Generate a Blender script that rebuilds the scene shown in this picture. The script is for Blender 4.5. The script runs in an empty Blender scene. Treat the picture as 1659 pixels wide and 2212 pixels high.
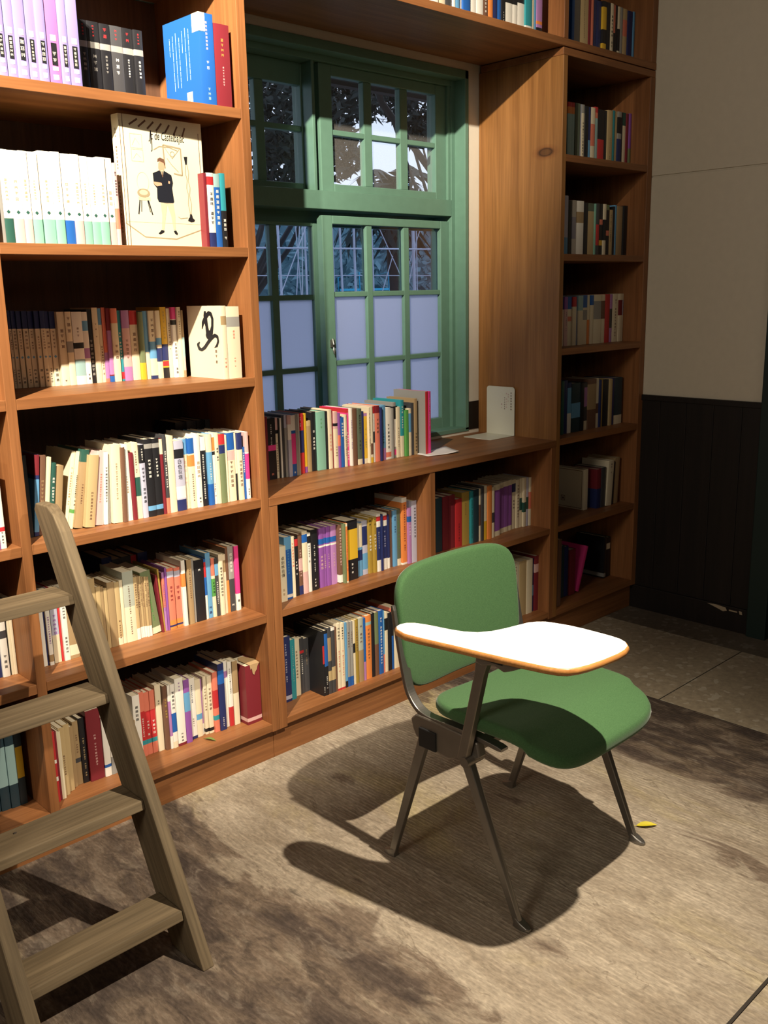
import bpy, bmesh, math, random
from mathutils import Vector, Matrix
C = bpy.context.scene
COL = C.collection
PI = math.pi
random.seed(7)

# ------------------------------------------------------------------ camera
YAW, PITCH, ROLL = math.radians(43.7117), math.radians(13.0186), math.radians(-1.2108)
CAM = Vector((-1.5816, -2.1250, 1.3613))
cy, sy, cp, sp = math.cos(YAW), math.sin(YAW), math.cos(PITCH), math.sin(PITCH)
fwd = Vector((sy*cp, cy*cp, -sp)); rgt = Vector((cy, -sy, 0)); upv = rgt.cross(fwd)
cr, sr = math.cos(ROLL), math.sin(ROLL)
r2 = cr*rgt + sr*upv; u2 = -sr*rgt + cr*upv
cd = bpy.data.cameras.new('camera'); cam = bpy.data.objects.new('camera', cd); COL.objects.link(cam)
M = Matrix(((r2.x, u2.x, -fwd.x, CAM.x), (r2.y, u2.y, -fwd.y, CAM.y), (r2.z, u2.z, -fwd.z, CAM.z), (0, 0, 0, 1)))
cam.matrix_world = M
cd.sensor_fit = 'HORIZONTAL'; cd.sensor_width = 36; cd.lens = 36*2053.25/1659; cd.clip_start = .02
C.camera = cam

# ------------------------------------------------------------------ world, lamps, exposure
C.view_settings.view_transform = 'Standard'; C.view_settings.look = 'None'
C.view_settings.exposure = 0.0; C.view_settings.gamma = 1.0; C.view_settings.use_curve_mapping = False
W = bpy.data.worlds.new('dusk_sky'); C.world = W; W.use_nodes = True
nt = W.node_tree; bg = nt.nodes['Background']
bg.inputs['Color'].default_value = (.68, .79, 1.0, 1); bg.inputs['Strength'].default_value = 1.25
C.cycles.max_bounces = 8; C.cycles.diffuse_bounces = 3; C.cycles.transparent_max_bounces = 12
C.cycles.sample_clamp_indirect = 6

def spot(name, loc, target, watts, cone, blend, col=(1, .875, .69), size=.025):
    l = bpy.data.lights.new(name, 'SPOT'); l.energy = watts; l.color = col
    l.spot_size = math.radians(cone); l.spot_blend = blend; l.shadow_soft_size = size
    o = bpy.data.objects.new(name, l); COL.objects.link(o); o.location = loc
    o.rotation_euler = (Vector(target)-Vector(loc)).to_track_quat('-Z', 'Y').to_euler()
    return o
spot('spot_lamp_chair', (-.12, -1.45, 1.96), (-.20, -.72, 0.0), 235, 88, 1.0, size=.012)
spot('spot_lamp_shelves', (-1.70, -1.22, 2.88), (-.70, .1, 1.56), 960, 52, .95, size=.018)
spot('spot_lamp_window', (-1.60, -1.30, 2.90), (.26, .25, 2.32), 1150, 39, 1.0, size=.018)
def area(name, loc, target, watts, sx, sy_, col):
    l = bpy.data.lights.new(name, 'AREA'); l.energy = watts; l.color = col; l.shape = 'RECTANGLE'; l.size = sx; l.size_y = sy_
    o = bpy.data.objects.new(name, l); COL.objects.link(o); o.location = loc
    o.rotation_euler = (Vector(target)-Vector(loc)).to_track_quat('-Z', 'Y').to_euler(); return o
area('side_fill_light', (-4.6, -1.5, 2.8), (2.0, -.25, 2.1), 58, 1.0, .8, (1, .91, .76))  # added unseen fill from the left: brightens right wall, only grazes bookcase fronts
area('rear_fill_light', (-1.2, -4.4, 2.9), (.4, -.4, .4), 12, 1.6, 1.2, (1, .90, .76))  # added weak fill behind the camera, no real fixture, lifts the shadows

# ------------------------------------------------------------------ mesh helpers
class MB:
    def __init__(s): s.v = []; s.f = []; s.m = []; s.sm = []
    def quad(s, a, b, c, d, m=0): s.poly([a, b, c, d], m)
    def poly(s, pts, m=0, smooth=False):
        n = len(s.v); s.v += [tuple(p) for p in pts]; s.f.append(tuple(range(n, n+len(pts)))); s.m.append(m); s.sm.append(smooth)
    def box(s, x0, x1, y0, y1, z0, z1, m=0):
        n = len(s.v)
        s.v += [(x0,y0,z0),(x1,y0,z0),(x1,y1,z0),(x0,y1,z0),(x0,y0,z1),(x1,y0,z1),(x1,y1,z1),(x0,y1,z1)]
        for q in ((3,2,1,0),(4,5,6,7),(0,1,5,4),(1,2,6,5),(2,3,7,6),(3,0,4,7)):
            s.f.append(tuple(n+i for i in q)); s.m.append(m); s.sm.append(False)
        return s
    def grid(s, rows, m=0, closed=False, smooth=True):
        n = len(s.v); R = len(rows); K = len(rows[0])
        for r in rows: s.v += [tuple(p) for p in r]
        for i in range(R-1):
            for j in range(K if closed else K-1):
                s.f.append((n+i*K+j, n+i*K+(j+1)%K, n+(i+1)*K+(j+1)%K, n+(i+1)*K+j)); s.m.append(m); s.sm.append(smooth)
        return n
    def prism(s, pts, axis, a, b, m=0):
        # extrude polygon pts (2d) along axis between a and b
        def P(p, t):
            return (t, p[0], p[1]) if axis == 'x' else (p[0], t, p[1]) if axis == 'y' else (p[0], p[1], t)
        n = len(s.v); k = len(pts)
        s.v += [P(p, a) for p in pts]+[P(p, b) for p in pts]
        s.f.append(tuple(range(n+k-1, n-1, -1))); s.f.append(tuple(range(n+k, n+2*k))); s.m += [m, m]; s.sm += [False, False]
        for i in range(k):
            j = (i+1) % k; s.f.append((n+i, n+j, n+k+j, n+k+i)); s.m.append(m); s.sm.append(False)
        return s
    def tube(s, pts, r, k=8, m=0, caps=True):
        rows = []
        for i, p in enumerate(pts):
            p = Vector(p); a = Vector(pts[max(i-1, 0)]); b = Vector(pts[min(i+1, len(pts)-1)])
            t = (b-a).normalized(); q = t.cross(Vector((0, 0, 1)))
            if q.length < .05: q = t.cross(Vector((1, 0, 0)))
            q.normalize(); w = t.cross(q); rr = r[i] if isinstance(r, (list, tuple)) else r
            rows.append([p+q*math.cos(2*PI*j/k)*rr+w*math.sin(2*PI*j/k)*rr for j in range(k)])
        s.grid(rows, m, True)
        if caps: s.poly(rows[0][::-1], m); s.poly(rows[-1], m)
        return s
    def build(s, name, mats, parent=None, bevel=0, fix=False, link=True):
        me = bpy.data.meshes.new(name); me.from_pydata(s.v, [], s.f)
        if not isinstance(mats, (list, tuple)): mats = [mats]
        for m in mats: me.materials.append(m)
        me.polygons.foreach_set('material_index', s.m); me.polygons.foreach_set('use_smooth', s.sm)
        if fix:
            bm = bmesh.new(); bm.from_mesh(me); bmesh.ops.remove_doubles(bm, verts=bm.verts, dist=1e-5)
            bmesh.ops.recalc_face_normals(bm, faces=bm.faces); bm.to_mesh(me); bm.free()
        me.update()
        o = bpy.data.objects.new(name, me); COL.objects.link(o)
        if parent: o.parent = parent
        if bevel:
            b = o.modifiers.new('bevel', 'BEVEL'); b.width = bevel; b.segments = 2; b.limit_method = 'ANGLE'; b.harden_normals = False
        return o
def tag(o, label=None, cat=None, group=None, kind=None):
    if label: o['label'] = label
    if cat: o['category'] = cat
    if group: o['group'] = group
    if kind: o['kind'] = kind
    return o
def empty(name, loc=(0, 0, 0), rz=0):
    o = bpy.data.objects.new(name, None); COL.objects.link(o); o.location = loc; o.rotation_euler = (0, 0, rz)
    o.empty_display_size = .05; return o
def bx(name, mat, x0, x1, y0, y1, z0, z1, parent=None, bevel=0):
    return MB().box(x0, x1, y0, y1, z0, z1).build(name, mat, parent, bevel)

# ------------------------------------------------------------------ materials
def newmat(name):
    m = bpy.data.materials.new(name); m.use_nodes = True
    return m, m.node_tree, m.node_tree.nodes['Principled BSDF']
def flat(name, col, rough=.55, metal=0, noise=0, spec=.4):
    m, t, p = newmat(name)
    p.inputs['Base Color'].default_value = (*col, 1); p.inputs['Roughness'].default_value = rough; p.inputs['Metallic'].default_value = metal
    p.inputs['Specular IOR Level'].default_value = spec
    if noise:
        tc = t.nodes.new('ShaderNodeTexCoord'); nz = t.nodes.new('ShaderNodeTexNoise'); nz.inputs['Scale'].default_value = 35; nz.inputs['Detail'].default_value = 4
        t.links.new(tc.outputs['Object'], nz.inputs['Vector'])
        mx = t.nodes.new('ShaderNodeMix'); mx.data_type = 'RGBA'
        mx.inputs['A'].default_value = (*[c*(1-noise) for c in col], 1); mx.inputs['B'].default_value = (*[min(1, c*(1+noise)) for c in col], 1)
        t.links.new(nz.outputs['Fac'], mx.inputs['Factor']); t.links.new(mx.outputs['Result'], p.inputs['Base Color'])
    return m
def wood(name, c1, c2, axis, rough=.45, scale=1.0, spec=.35, grainy=.12, rx=0):
    m, t, p = newmat(name)
    tc0 = t.nodes.new('ShaderNodeTexCoord'); tc = t.nodes.new('ShaderNodeMapping'); tc.inputs['Rotation'].default_value = (rx, 0, 0); t.links.new(tc0.outputs['Object'], tc.inputs[0]); mp = t.nodes.new('ShaderNodeMapping')
    s = [26*scale]*3; s['xyz'.index(axis)] = 1.6*scale; mp.inputs['Scale'].default_value = s
    t.links.new(tc.outputs[0], mp.inputs['Vector'])
    n1 = t.nodes.new('ShaderNodeTexNoise'); n1.inputs['Scale'].default_value = 1; n1.inputs['Detail'].default_value = 5; n1.inputs['Distortion'].default_value = .6
    t.links.new(mp.outputs['Vector'], n1.inputs['Vector'])
    mp2 = t.nodes.new('ShaderNodeMapping'); s2 = [160*scale]*3; s2['xyz'.index(axis)] = 5*scale; mp2.inputs['Scale'].default_value = s2
    t.links.new(tc.outputs[0], mp2.inputs['Vector'])
    n2 = t.nodes.new('ShaderNodeTexNoise'); n2.inputs['Scale'].default_value = 1; n2.inputs['Detail'].default_value = 3
    t.links.new(mp2.outputs['Vector'], n2.inputs['Vector'])
    mr = t.nodes.new('ShaderNodeMapRange'); mr.inputs['From Min'].default_value = .3; mr.inputs['From Max'].default_value = .7
    t.links.new(n1.outputs['Fac'], mr.inputs['Value'])
    mx = t.nodes.new('ShaderNodeMix'); mx.data_type = 'RGBA'; mx.inputs['A'].default_value = (*c1, 1); mx.inputs['B'].default_value = (*c2, 1)
    t.links.new(mr.outputs['Result'], mx.inputs['Factor'])
    m2 = t.nodes.new('ShaderNodeMix'); m2.data_type = 'RGBA'; m2.blend_type = 'MULTIPLY'; m2.inputs['Factor'].default_value = 1
    mr2 = t.nodes.new('ShaderNodeMapRange'); mr2.inputs['From Min'].default_value = .3; mr2.inputs['From Max'].default_value = .7
    mr2.inputs['To Min'].default_value = 1-grainy*1.6; mr2.inputs['To Max'].default_value = 1+grainy*.4
    t.links.new(n2.outputs['Fac'], mr2.inputs['Value']); t.links.new(mx.outputs['Result'], m2.inputs['A']); t.links.new(mr2.outputs['Result'], m2.inputs['B'])
    t.links.new(m2.outputs['Result'], p.inputs['Base Color'])
    p.inputs['Roughness'].default_value = rough; p.inputs['Specular IOR Level'].default_value = spec
    bp = t.nodes.new('ShaderNodeBump'); bp.inputs['Strength'].default_value = .08; bp.inputs['Distance'].default_value = .002
    t.links.new(n2.outputs['Fac'], bp.inputs['Height']); t.links.new(bp.outputs['Normal'], p.inputs['Normal'])
    return m
WC1, WC2 = (.205, .078, .027), (.335, .138, .049)
WX = wood('wood_grain_x', WC1, WC2, 'x'); WY = wood('wood_grain_y', WC1, WC2, 'y'); WZ = wood('wood_grain_z', WC1, WC2, 'z')
def knotted():
    m = wood('knotted_wood_panel', (.225, .095, .026), (.36, .165, .050), 'z'); t = m.node_tree; p = t.nodes['Principled BSDF']; L = t.links
    src = p.inputs['Base Color'].links[0].from_socket; tc = t.nodes.new('ShaderNodeTexCoord'); mp = t.nodes.new('ShaderNodeMapping'); mp.inputs['Location'].default_value = (0, -.072*15, -1.840*34-1.0*0); mp.inputs['Scale'].default_value = (0, 15, 34)
    mp.vector_type = 'POINT'; L.new(tc.outputs['Object'], mp.inputs[0]); ln = t.nodes.new('ShaderNodeVectorMath'); ln.operation = 'LENGTH'; L.new(mp.outputs[0], ln.inputs[0])
    r = t.nodes.new('ShaderNodeValToRGB'); e = r.color_ramp.elements; e[0].position = 0; e[0].color = (.45, .45, .45, 1); e[1].position = 1; e[1].color = (1, 1, 1, 1)
    for q, c in ((.3, .42), (.42, .2), (.5, .5), (.62, .85)): n = e.new(q); n.color = (c, c*.9, c*.85, 1)
    L.new(ln.outputs['Value'], r.inputs[0]); mx = t.nodes.new('ShaderNodeMix'); mx.data_type = 'RGBA'; mx.blend_type = 'MULTIPLY'; mx.inputs['Factor'].default_value = 1
    L.new(src, mx.inputs['A']); L.new(r.outputs[0], mx.inputs['B']); L.new(mx.outputs['Result'], p.inputs['Base Color']); return m
WKNOT = knotted()
WBACK = wood('dark_back_board', (.075, .036, .020), (.11, .052, .028), 'z', .6)
WD = wood('wainscot_wood', (.010, .008, .007), (.017, .012, .010), 'z', .5)
LAD = wood('weathered_wood', (.115, .080, .044), (.205, .152, .088), 'z', .75, grainy=.2, rx=math.radians(30))
LADX = wood('weathered_rung_wood', (.12, .085, .046), (.215, .158, .092), 'x', .75, grainy=.2)
GREEN = flat('green_window_paint', (.125, .245, .185), .40, noise=.10)
PLAST = flat('white_plaster', (.76, .71, .60), .8, noise=.04)
PAN = flat('beige_wall_panel', (.64, .57, .45), .75, noise=.05)
DGREEN = flat('dark_green_paint', (.008, .022, .019), .5)
ALU = flat('aluminium', (.27, .255, .235), .38, .9, noise=.12)
ALU2 = flat('cast_aluminium', (.23, .205, .175), .48, .8, noise=.12)
BLKP = flat('black_plastic', (.012, .012, .013), .5)
LAM = flat('white_laminate', (.86, .85, .82), .35)
PLY = wood('plywood_edge', (.42, .17, .045), (.58, .27, .08), 'x', .35, 1.5)
CREAM = flat('cream_metal', (.70, .68, .55), .35)
def fabric():
    m, t, p = newmat('green_upholstery')
    tc = t.nodes.new('ShaderNodeTexCoord'); nz = t.nodes.new('ShaderNodeTexNoise'); nz.inputs['Scale'].default_value = 420; nz.inputs['Detail'].default_value = 2
    t.links.new(tc.outputs['Object'], nz.inputs['Vector'])
    mx = t.nodes.new('ShaderNodeMix'); mx.data_type = 'RGBA'; mx.inputs['A'].default_value = (.036, .088, .034, 1); mx.inputs['B'].default_value = (.078, .168, .066, 1)
    t.links.new(nz.outputs['Fac'], mx.inputs['Factor']); t.links.new(mx.outputs['Result'], p.inputs['Base Color'])
    p.inputs['Roughness'].default_value = .9; p.inputs['Specular IOR Level'].default_value = .15
    p.inputs['Sheen Weight'].default_value = .25; p.inputs['Sheen Roughness'].default_value = .4
    bp = t.nodes.new('ShaderNodeBump'); bp.inputs['Strength'].default_value = .25; bp.inputs['Distance'].default_value = .001
    t.links.new(nz.outputs['Fac'], bp.inputs['Height']); t.links.new(bp.outputs['Normal'], p.inputs['Normal'])
    return m
FAB = fabric()
def rugmat():
    m, t, p = newmat('ribbed_marbled_rug'); N = t.nodes; L = t.links
    tc = N.new('ShaderNodeTexCoord')
    def noise(scale, stretch, detail=5, dist=0, rough=.5):
        mp = N.new('ShaderNodeMapping'); mp.inputs['Scale'].default_value = stretch; L.new(tc.outputs['Object'], mp.inputs['Vector'])
        n = N.new('ShaderNodeTexNoise'); n.inputs['Scale'].default_value = scale; n.inputs['Detail'].default_value = detail
        n.inputs['Distortion'].default_value = dist; n.inputs['Roughness'].default_value = rough; L.new(mp.outputs['Vector'], n.inputs['Vector']); return n
    def math_(op, a, b=None, c=None, clamp=False):
        n = N.new('ShaderNodeMath'); n.operation = op; n.use_clamp = clamp
        for i, v in enumerate((a, b, c)):
            if v is None: continue
            if isinstance(v, (int, float)): n.inputs[i].default_value = v
            else: L.new(v, n.inputs[i])
        return n.outputs[0]
    def ramp(v, a, b):
        n = N.new('ShaderNodeMapRange'); n.interpolation_type = 'SMOOTHSTEP'; n.inputs['From Min'].default_value = a; n.inputs['From Max'].default_value = b
        L.new(v, n.inputs['Value']); return n.outputs['Result']
    def mix(f, a, b):
        n = N.new('ShaderNodeMix'); n.data_type = 'RGBA'; L.new(f, n.inputs['Factor'])
        for k, v in (('A', a), ('B', b)):
            if isinstance(v, tuple): n.inputs[k].default_value = (*v, 1)
            else: L.new(v, n.inputs[k])
        return n.outputs['Result']
    big = noise(2.6, (1.0, .55, 1), 6, .8, .6).outputs['Fac']
    mid = noise(7, (1.3, .45, 1), 6, 1.2, .62).outputs['Fac']
    fine = noise(150, (1, .5, 1), 3).outputs['Fac']
    vein = noise(3.2, (1.5, .45, 1), 5, 1.6, .55).outputs['Fac']
    sep = N.new('ShaderNodeSeparateXYZ'); L.new(tc.outputs['Object'], sep.inputs[0])
    X, Y = sep.outputs['X'], sep.outputs['Y']
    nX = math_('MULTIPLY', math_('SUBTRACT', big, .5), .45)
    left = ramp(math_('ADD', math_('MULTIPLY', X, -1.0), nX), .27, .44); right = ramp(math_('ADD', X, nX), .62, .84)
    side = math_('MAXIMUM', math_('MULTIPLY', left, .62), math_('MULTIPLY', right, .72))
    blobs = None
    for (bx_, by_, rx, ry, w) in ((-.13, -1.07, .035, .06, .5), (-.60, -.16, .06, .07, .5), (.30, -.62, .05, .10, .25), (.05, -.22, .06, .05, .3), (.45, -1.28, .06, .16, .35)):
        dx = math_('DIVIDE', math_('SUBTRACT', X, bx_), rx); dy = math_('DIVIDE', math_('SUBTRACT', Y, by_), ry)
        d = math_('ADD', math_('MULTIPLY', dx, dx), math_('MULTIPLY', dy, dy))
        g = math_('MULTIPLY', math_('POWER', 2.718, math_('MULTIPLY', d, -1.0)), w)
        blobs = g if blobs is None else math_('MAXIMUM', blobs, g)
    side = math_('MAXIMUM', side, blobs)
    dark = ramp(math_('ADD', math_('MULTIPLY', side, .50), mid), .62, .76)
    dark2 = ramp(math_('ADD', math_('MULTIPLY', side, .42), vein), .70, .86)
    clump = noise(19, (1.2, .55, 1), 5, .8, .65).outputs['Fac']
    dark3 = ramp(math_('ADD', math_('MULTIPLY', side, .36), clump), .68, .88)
    lite = math_('MULTIPLY', side, ramp(clump, .30, .42)); lite = math_('MULTIPLY', math_('SUBTRACT', 1.0, ramp(clump, .36, .48)), side)
    v1 = math_('ABSOLUTE', math_('SUBTRACT', vein, .5)); vm = math_('MULTIPLY', math_('SUBTRACT', 1.0, ramp(v1, .0, .012)), ramp(mid, .45, .6))
    fib = noise(70, (1.6, .35, 1), 4, .4, .7).outputs['Fac']
    base = mix(ramp(mid, .3, .7), (.29, .232, .170), (.44, .37, .285))
    yel = mix(ramp(big, .5, .75), base, (.44, .36, .19))
    c1 = mix(math_('MULTIPLY', dark, .85), yel, (.155, .11, .080))
    c2 = mix(math_('MULTIPLY', dark2, .75), c1, (.075, .056, .048))
    c2 = mix(math_('MULTIPLY', lite, .4), c2, (.36, .30, .235))
    c2 = mix(math_('MULTIPLY', dark3, .62), c2, (.055, .043, .038))
    c3 = mix(math_('MULTIPLY', vm, .45), c2, (.12, .085, .055))
    # ribs along Y
    rib = math_('SINE', math_('MULTIPLY', math_('ADD', X, math_('MULTIPLY', mid, .006)), 2*PI/.0115))
    rib01 = math_('MULTIPLY_ADD', rib, .5, .5)
    ribw = math_('MULTIPLY', rib01, ramp(fib, .38, .62))
    shade = math_('ADD', math_('MULTIPLY_ADD', ribw, .20, .88), math_('ADD', math_('MULTIPLY', math_('SUBTRACT', fine, .5), .7), math_('MULTIPLY', math_('SUBTRACT', fib, .5), .75)))
    vm2 = N.new('ShaderNodeVectorMath'); vm2.operation = 'SCALE'; L.new(c3, vm2.inputs[0]); L.new(shade, vm2.inputs['Scale'])
    L.new(vm2.outputs[0], p.inputs['Base Color'])
    p.inputs['Roughness'].default_value = .95; p.inputs['Specular IOR Level'].default_value = .08
    bp = N.new('ShaderNodeBump'); bp.inputs['Strength'].default_value = .55; bp.inputs['Distance'].default_value = .0022
    L.new(math_('ADD', ribw, math_('MULTIPLY', fine, 1.2)), bp.inputs['Height']); L.new(bp.outputs['Normal'], p.inputs['Normal'])
    return m
RUG = rugmat()
def terrazzo(name, base, chips):
    m, t, p = newmat(name); N = t.nodes; L = t.links
    tc = N.new('ShaderNodeTexCoord'); v = N.new('ShaderNodeTexVoronoi'); v.inputs['Scale'].default_value = 55; L.new(tc.outputs['Object'], v.inputs['Vector'])
    n = N.new('ShaderNodeTexNoise'); n.inputs['Scale'].default_value = 60; n.inputs['Detail'].default_value = 4; L.new(tc.outputs['Object'], n.inputs['Vector'])
    sp_ = N.new('ShaderNodeSeparateColor'); L.new(v.outputs['Color'], sp_.inputs[0])
    r = N.new('ShaderNodeMapRange'); r.inputs['From Min'].default_value = .86; r.inputs['From Max'].default_value = .9; L.new(sp_.outputs[0], r.inputs['Value'])
    mx = N.new('ShaderNodeMix'); mx.data_type = 'RGBA'; L.new(r.outputs['Result'], mx.inputs['Factor'])
    m0 = N.new('ShaderNodeMix'); m0.data_type = 'RGBA'; L.new(n.outputs['Fac'], m0.inputs['Factor']); m0.inputs['A'].default_value = (*[c*.6 for c in base], 1); m0.inputs['B'].default_value = (*[c*1.35 for c in base], 1)
    L.new(m0.outputs['Result'], mx.inputs['A']); mx.inputs['B'].default_value = (*chips, 1)
    L.new(mx.outputs['Result'], p.inputs['Base Color']); p.inputs['Roughness'].default_value = .5
    return m
TERR = terrazzo('terrazzo', (.40, .33, .235), (.52, .46, .36)); TERRD = terrazzo('darker_terrazzo_band', (.15, .12, .09), (.22, .19, .15))
JOINT = flat('tile_joint', (.05, .042, .03), .9)

# ------------------------------------------------------------------ the setting
DW = .388
fl = MB().box(-6.4, 1.767, -7.2, DW, -.06, -.0101); tag(fl.build('floor', TERR), kind='structure')
tag(bx('trim_1', TERRD, 1.767, 1.99, -7.2, DW, -.06, -.0100), kind='structure')  # floor band along the right wall, darker than the rest
jm = MB()
for yy in (-.589, -1.689, -2.789): jm.box(1.144, 1.767, yy-.002, yy+.002, -.0102, -.0097)
for xx in (-1.0, 0.5): jm.box(xx, xx+.004, -4.2, -1.48, -.0102, -.0097)
tag(jm.build('trim_2', JOINT), kind='structure')
tag(bx('ceiling', flat('ceiling_paint', (.14, .10, .07), .9), -6.4, 1.99, -7.2, DW+.12, 3.12, 3.2), kind='structure')
tag(bx('wall_left', PAN, -6.5, -6.4, -7.2, DW+.12, -.06, 3.2), kind='structure')
tag(bx('wall_front', PAN, -6.5, 2.1, -7.3, -7.2, -.06, 3.2), kind='structure')
wb = MB(); WX0, WX1, WZ0, WZ1 = -.10, 1.30, .815, 2.155
wb.box(-6.4, WX0, DW, DW+.13, -.06, 3.2); wb.box(WX1, 2.1, DW, DW+.13, .927, 3.2); wb.box(WX0, WX1, DW, DW+.13, WZ1, 3.2)
wb.box(WX0, 2.1, DW, DW+.13, -.06, WZ0); 
tag(wb.build('wall_back', PLAST), kind='structure')
tag(bx('trim_3', WD, WX1, 2.1, DW-.003, DW+.13, WZ0, .927), kind='structure')
wr = MB(); XR = 1.967
wr.box(XR, XR+.1, -.520, DW, 1.790, 3.2); wr.box(XR, XR+.1, -.520, DW, .9215, 1.784); wr.box(XR+.006, XR+.1, -.520, DW, 1.78, 1.80)
wr.box(XR, XR+.1, -7.2, -1.45, .9215, 3.2)
o = wr.build('wall_right', PAN, bevel=.0015); tag(o, kind='structure')
ws = MB(); yy = DW
ws.box(XR+.004, XR+.1, -.52, DW, -.06, .9215)
while yy > -.52:
    y2 = max(yy-.118, -.52); ws.box(XR-.004, XR+.01, y2+.0006, yy-.0006, .09, .905); yy -= .118
ws.box(XR-.012, XR+.05, -.52, DW, .900, .9215); ws.box(XR, XR+.1, -7.2, -1.45, -.06, .9215)
tag(ws.build('trim_4', WD, bevel=.0012), kind='structure')
bb = MB().box(XR-.014, XR+.02, -.52, DW, -.02, .092).build('baseboard_right', WD, bevel=.003); tag(bb, kind='structure')
cpm = MB(); cpm.poly([(XR-.0146, y, z) for y, z in ((-.345, .086), (-.385, .088), (-.425, .084), (-.432, .072), (-.415, .066), (-.39, .074))][::-1])
cpm.poly([(XR-.0146, y, z) for y, z in ((-.44, .079), (-.475, .078), (-.475, .073), (-.44, .073))][::-1])
cpm.poly([(XR-.0146, y, z) for y, z in ((-.482, .082), (-.494, .081), (-.497, .068), (-.486, .068))][::-1])
tag(cpm.build('bare_wood_patch', flat('bare_wood', (.42, .33, .22), .8), bb), label='worn pale patch on the dark baseboard')
# green door beyond the wall panel
dr = empty('door_1'); tag(dr, kind='structure')
bx('door_casing', DGREEN, XR-.03, XR+.1, -.60, -.522, -.02, 2.2, dr, .003)
bx('door_panel', DGREEN, XR+.03, XR+.07, -1.40, -.60, -.02, 2.2, dr, .003)
bx('door_head', DGREEN, XR-.03, XR+.1, -1.46, -.522, 2.2, 2.3, dr, .003)
bx('door_casing', DGREEN, XR-.03, XR+.1, -1.46, -1.40, -.02, 2.2, dr, .003)
tag(bx('wall_right_head', PAN, XR, XR+.1, -1.46, -.52, 2.3, 3.2), kind='structure')

# ------------------------------------------------------------------ window (structure)
GLASS, t, p = newmat('window_glass')
t.nodes.remove(p); tr = t.nodes.new('ShaderNodeBsdfTransparent'); tr.inputs['Color'].default_value = (.86, .9, .95, 1)
gl = t.nodes.new('ShaderNodeBsdfGlossy'); gl.inputs['Roughness'].default_value = .03; fr = t.nodes.new('ShaderNodeFresnel'); fr.inputs['IOR'].default_value = 1.35
ms = t.nodes.new('ShaderNodeMixShader'); t.links.new(fr.outputs[0], ms.inputs[0]); t.links.new(tr.outputs[0], ms.inputs[1]); t.links.new(gl.outputs[0], ms.inputs[2])
t.links.new(ms.outputs[0], t.nodes['Material Output'].inputs['Surface'])
DUST, t, p = newmat('dusty_glass')
t.nodes.remove(p); tr = t.nodes.new('ShaderNodeBsdfTransparent'); df = t.nodes.new('ShaderNodeBsdfDiffuse'); df.inputs['Color'].default_value = (.55, .52, .5, 1)
nz = t.nodes.new('ShaderNodeTexNoise'); nz.inputs['Scale'].default_value = 220; tc = t.nodes.new('ShaderNodeTexCoord'); t.links.new(tc.outputs['Object'], nz.inputs['Vector'])
mr = t.nodes.new('ShaderNodeMapRange'); mr.inputs['To Min'].default_value = .03; mr.inputs['To Max'].default_value = .13; t.links.new(nz.outputs['Fac'], mr.inputs['Value'])
ms = t.nodes.new('ShaderNodeMixShader'); t.links.new(mr.outputs['Result'], ms.inputs[0]); t.links.new(tr.outputs[0], ms.inputs[1]); t.links.new(df.outputs[0], ms.inputs[2])
t.links.new(ms.outputs[0], t.nodes['Material Output'].inputs['Surface'])
FROST, t, p = newmat('frosted_film')
t.nodes.remove(p); tl = t.nodes.new('ShaderNodeBsdfTranslucent'); tl.inputs['Color'].default_value = (.62, .64, .72, 1)
df = t.nodes.new('ShaderNodeBsdfDiffuse'); df.inputs['Color'].default_value = (.10, .11, .15, 1); ad = t.nodes.new('ShaderNodeAddShader')
t.links.new(tl.outputs[0], ad.inputs[0]); t.links.new(df.outputs[0], ad.inputs[1]); t.links.new(ad.outputs[0], t.nodes['Material Output'].inputs['Surface'])
win = empty('window_1'); tag(win, kind='structure')
cs = MB()
cs.box(1.28, 1.30, DW-.004, .455, WZ0, WZ1); cs.box(WX0, -.08, DW-.004, .455, WZ0, WZ1); cs.box(WX0, 1.30, DW-.004, .455, 2.125, WZ1); cs.box(WX0, 1.30, DW-.004, .455, WZ0-.005, WZ0+.012)
cs.build('window_casing', GREEN, win, .002)
fm = MB()
fm.box(1.261, 1.281, .437, .55, WZ0, 2.13); fm.box(-.081, -.06, .437, .55, WZ0, 2.13); fm.box(-.06, 1.261, .437, .55, 2.105, 2.13); fm.box(-.06, 1.261, .437, .55, WZ0, .825)
fm.box(-.0605, 1.2612, .4365, .55, 1.640, 1.700)
# vertical guide strips beside the upper sashes
fm.box(1.246, 1.262, .441, .55, 1.70, 2.11); fm.box(.588, .600, .446, .55, 1.70, 2.11)
fm.box(-.06, 1.261, .530, .55, 1.59, 1.645)
fm.build('window_frame', GREEN, win, .0015)
def sash(x0, x1, z0, z1, y0, stile, top, bot, xm, zm, kinds, mw=.0145, th=.030):
    s = MB()
    s.box(x0, x0+stile, y0, y0+th, z0, z1); s.box(x1-stile, x1, y0, y0+th, z0, z1)
    s.box(x0+stile, x1-stile, y0, y0+th, z1-top, z1); s.box(x0+stile, x1-stile, y0, y0+th, z0, z0+bot)
    for xx in xm: s.box(xx-mw, xx+mw, y0+.004, y0+th, z0+bot, z1-top)
    for zz in zm: s.box(x0+stile, x1-stile, y0+.0045, y0+th-.001, zz-.009, zz+.009)
    r = s.build('sash', GREEN, win, .0025)
    xs = [x0+stile]+[v for v in xm]+[x1-stile]; zs = [z0+bot]+list(zm)+[z1-top]
    for j in range(len(zs)-1):
        for i in range(len(xs)-1):
            k = kinds[j]
            nm = 'frosted_pane' if k == 'f' else 'glass_pane'
            a = .012
            bx(nm, FROST if k == 'f' else GLASS if k == 'g' else DUST, xs[i]-.003, xs[i+1]+.003, y0+th-a, y0+th-a+.003, zs[j]-.003, zs[j+1]+.003, r)
    return r
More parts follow.
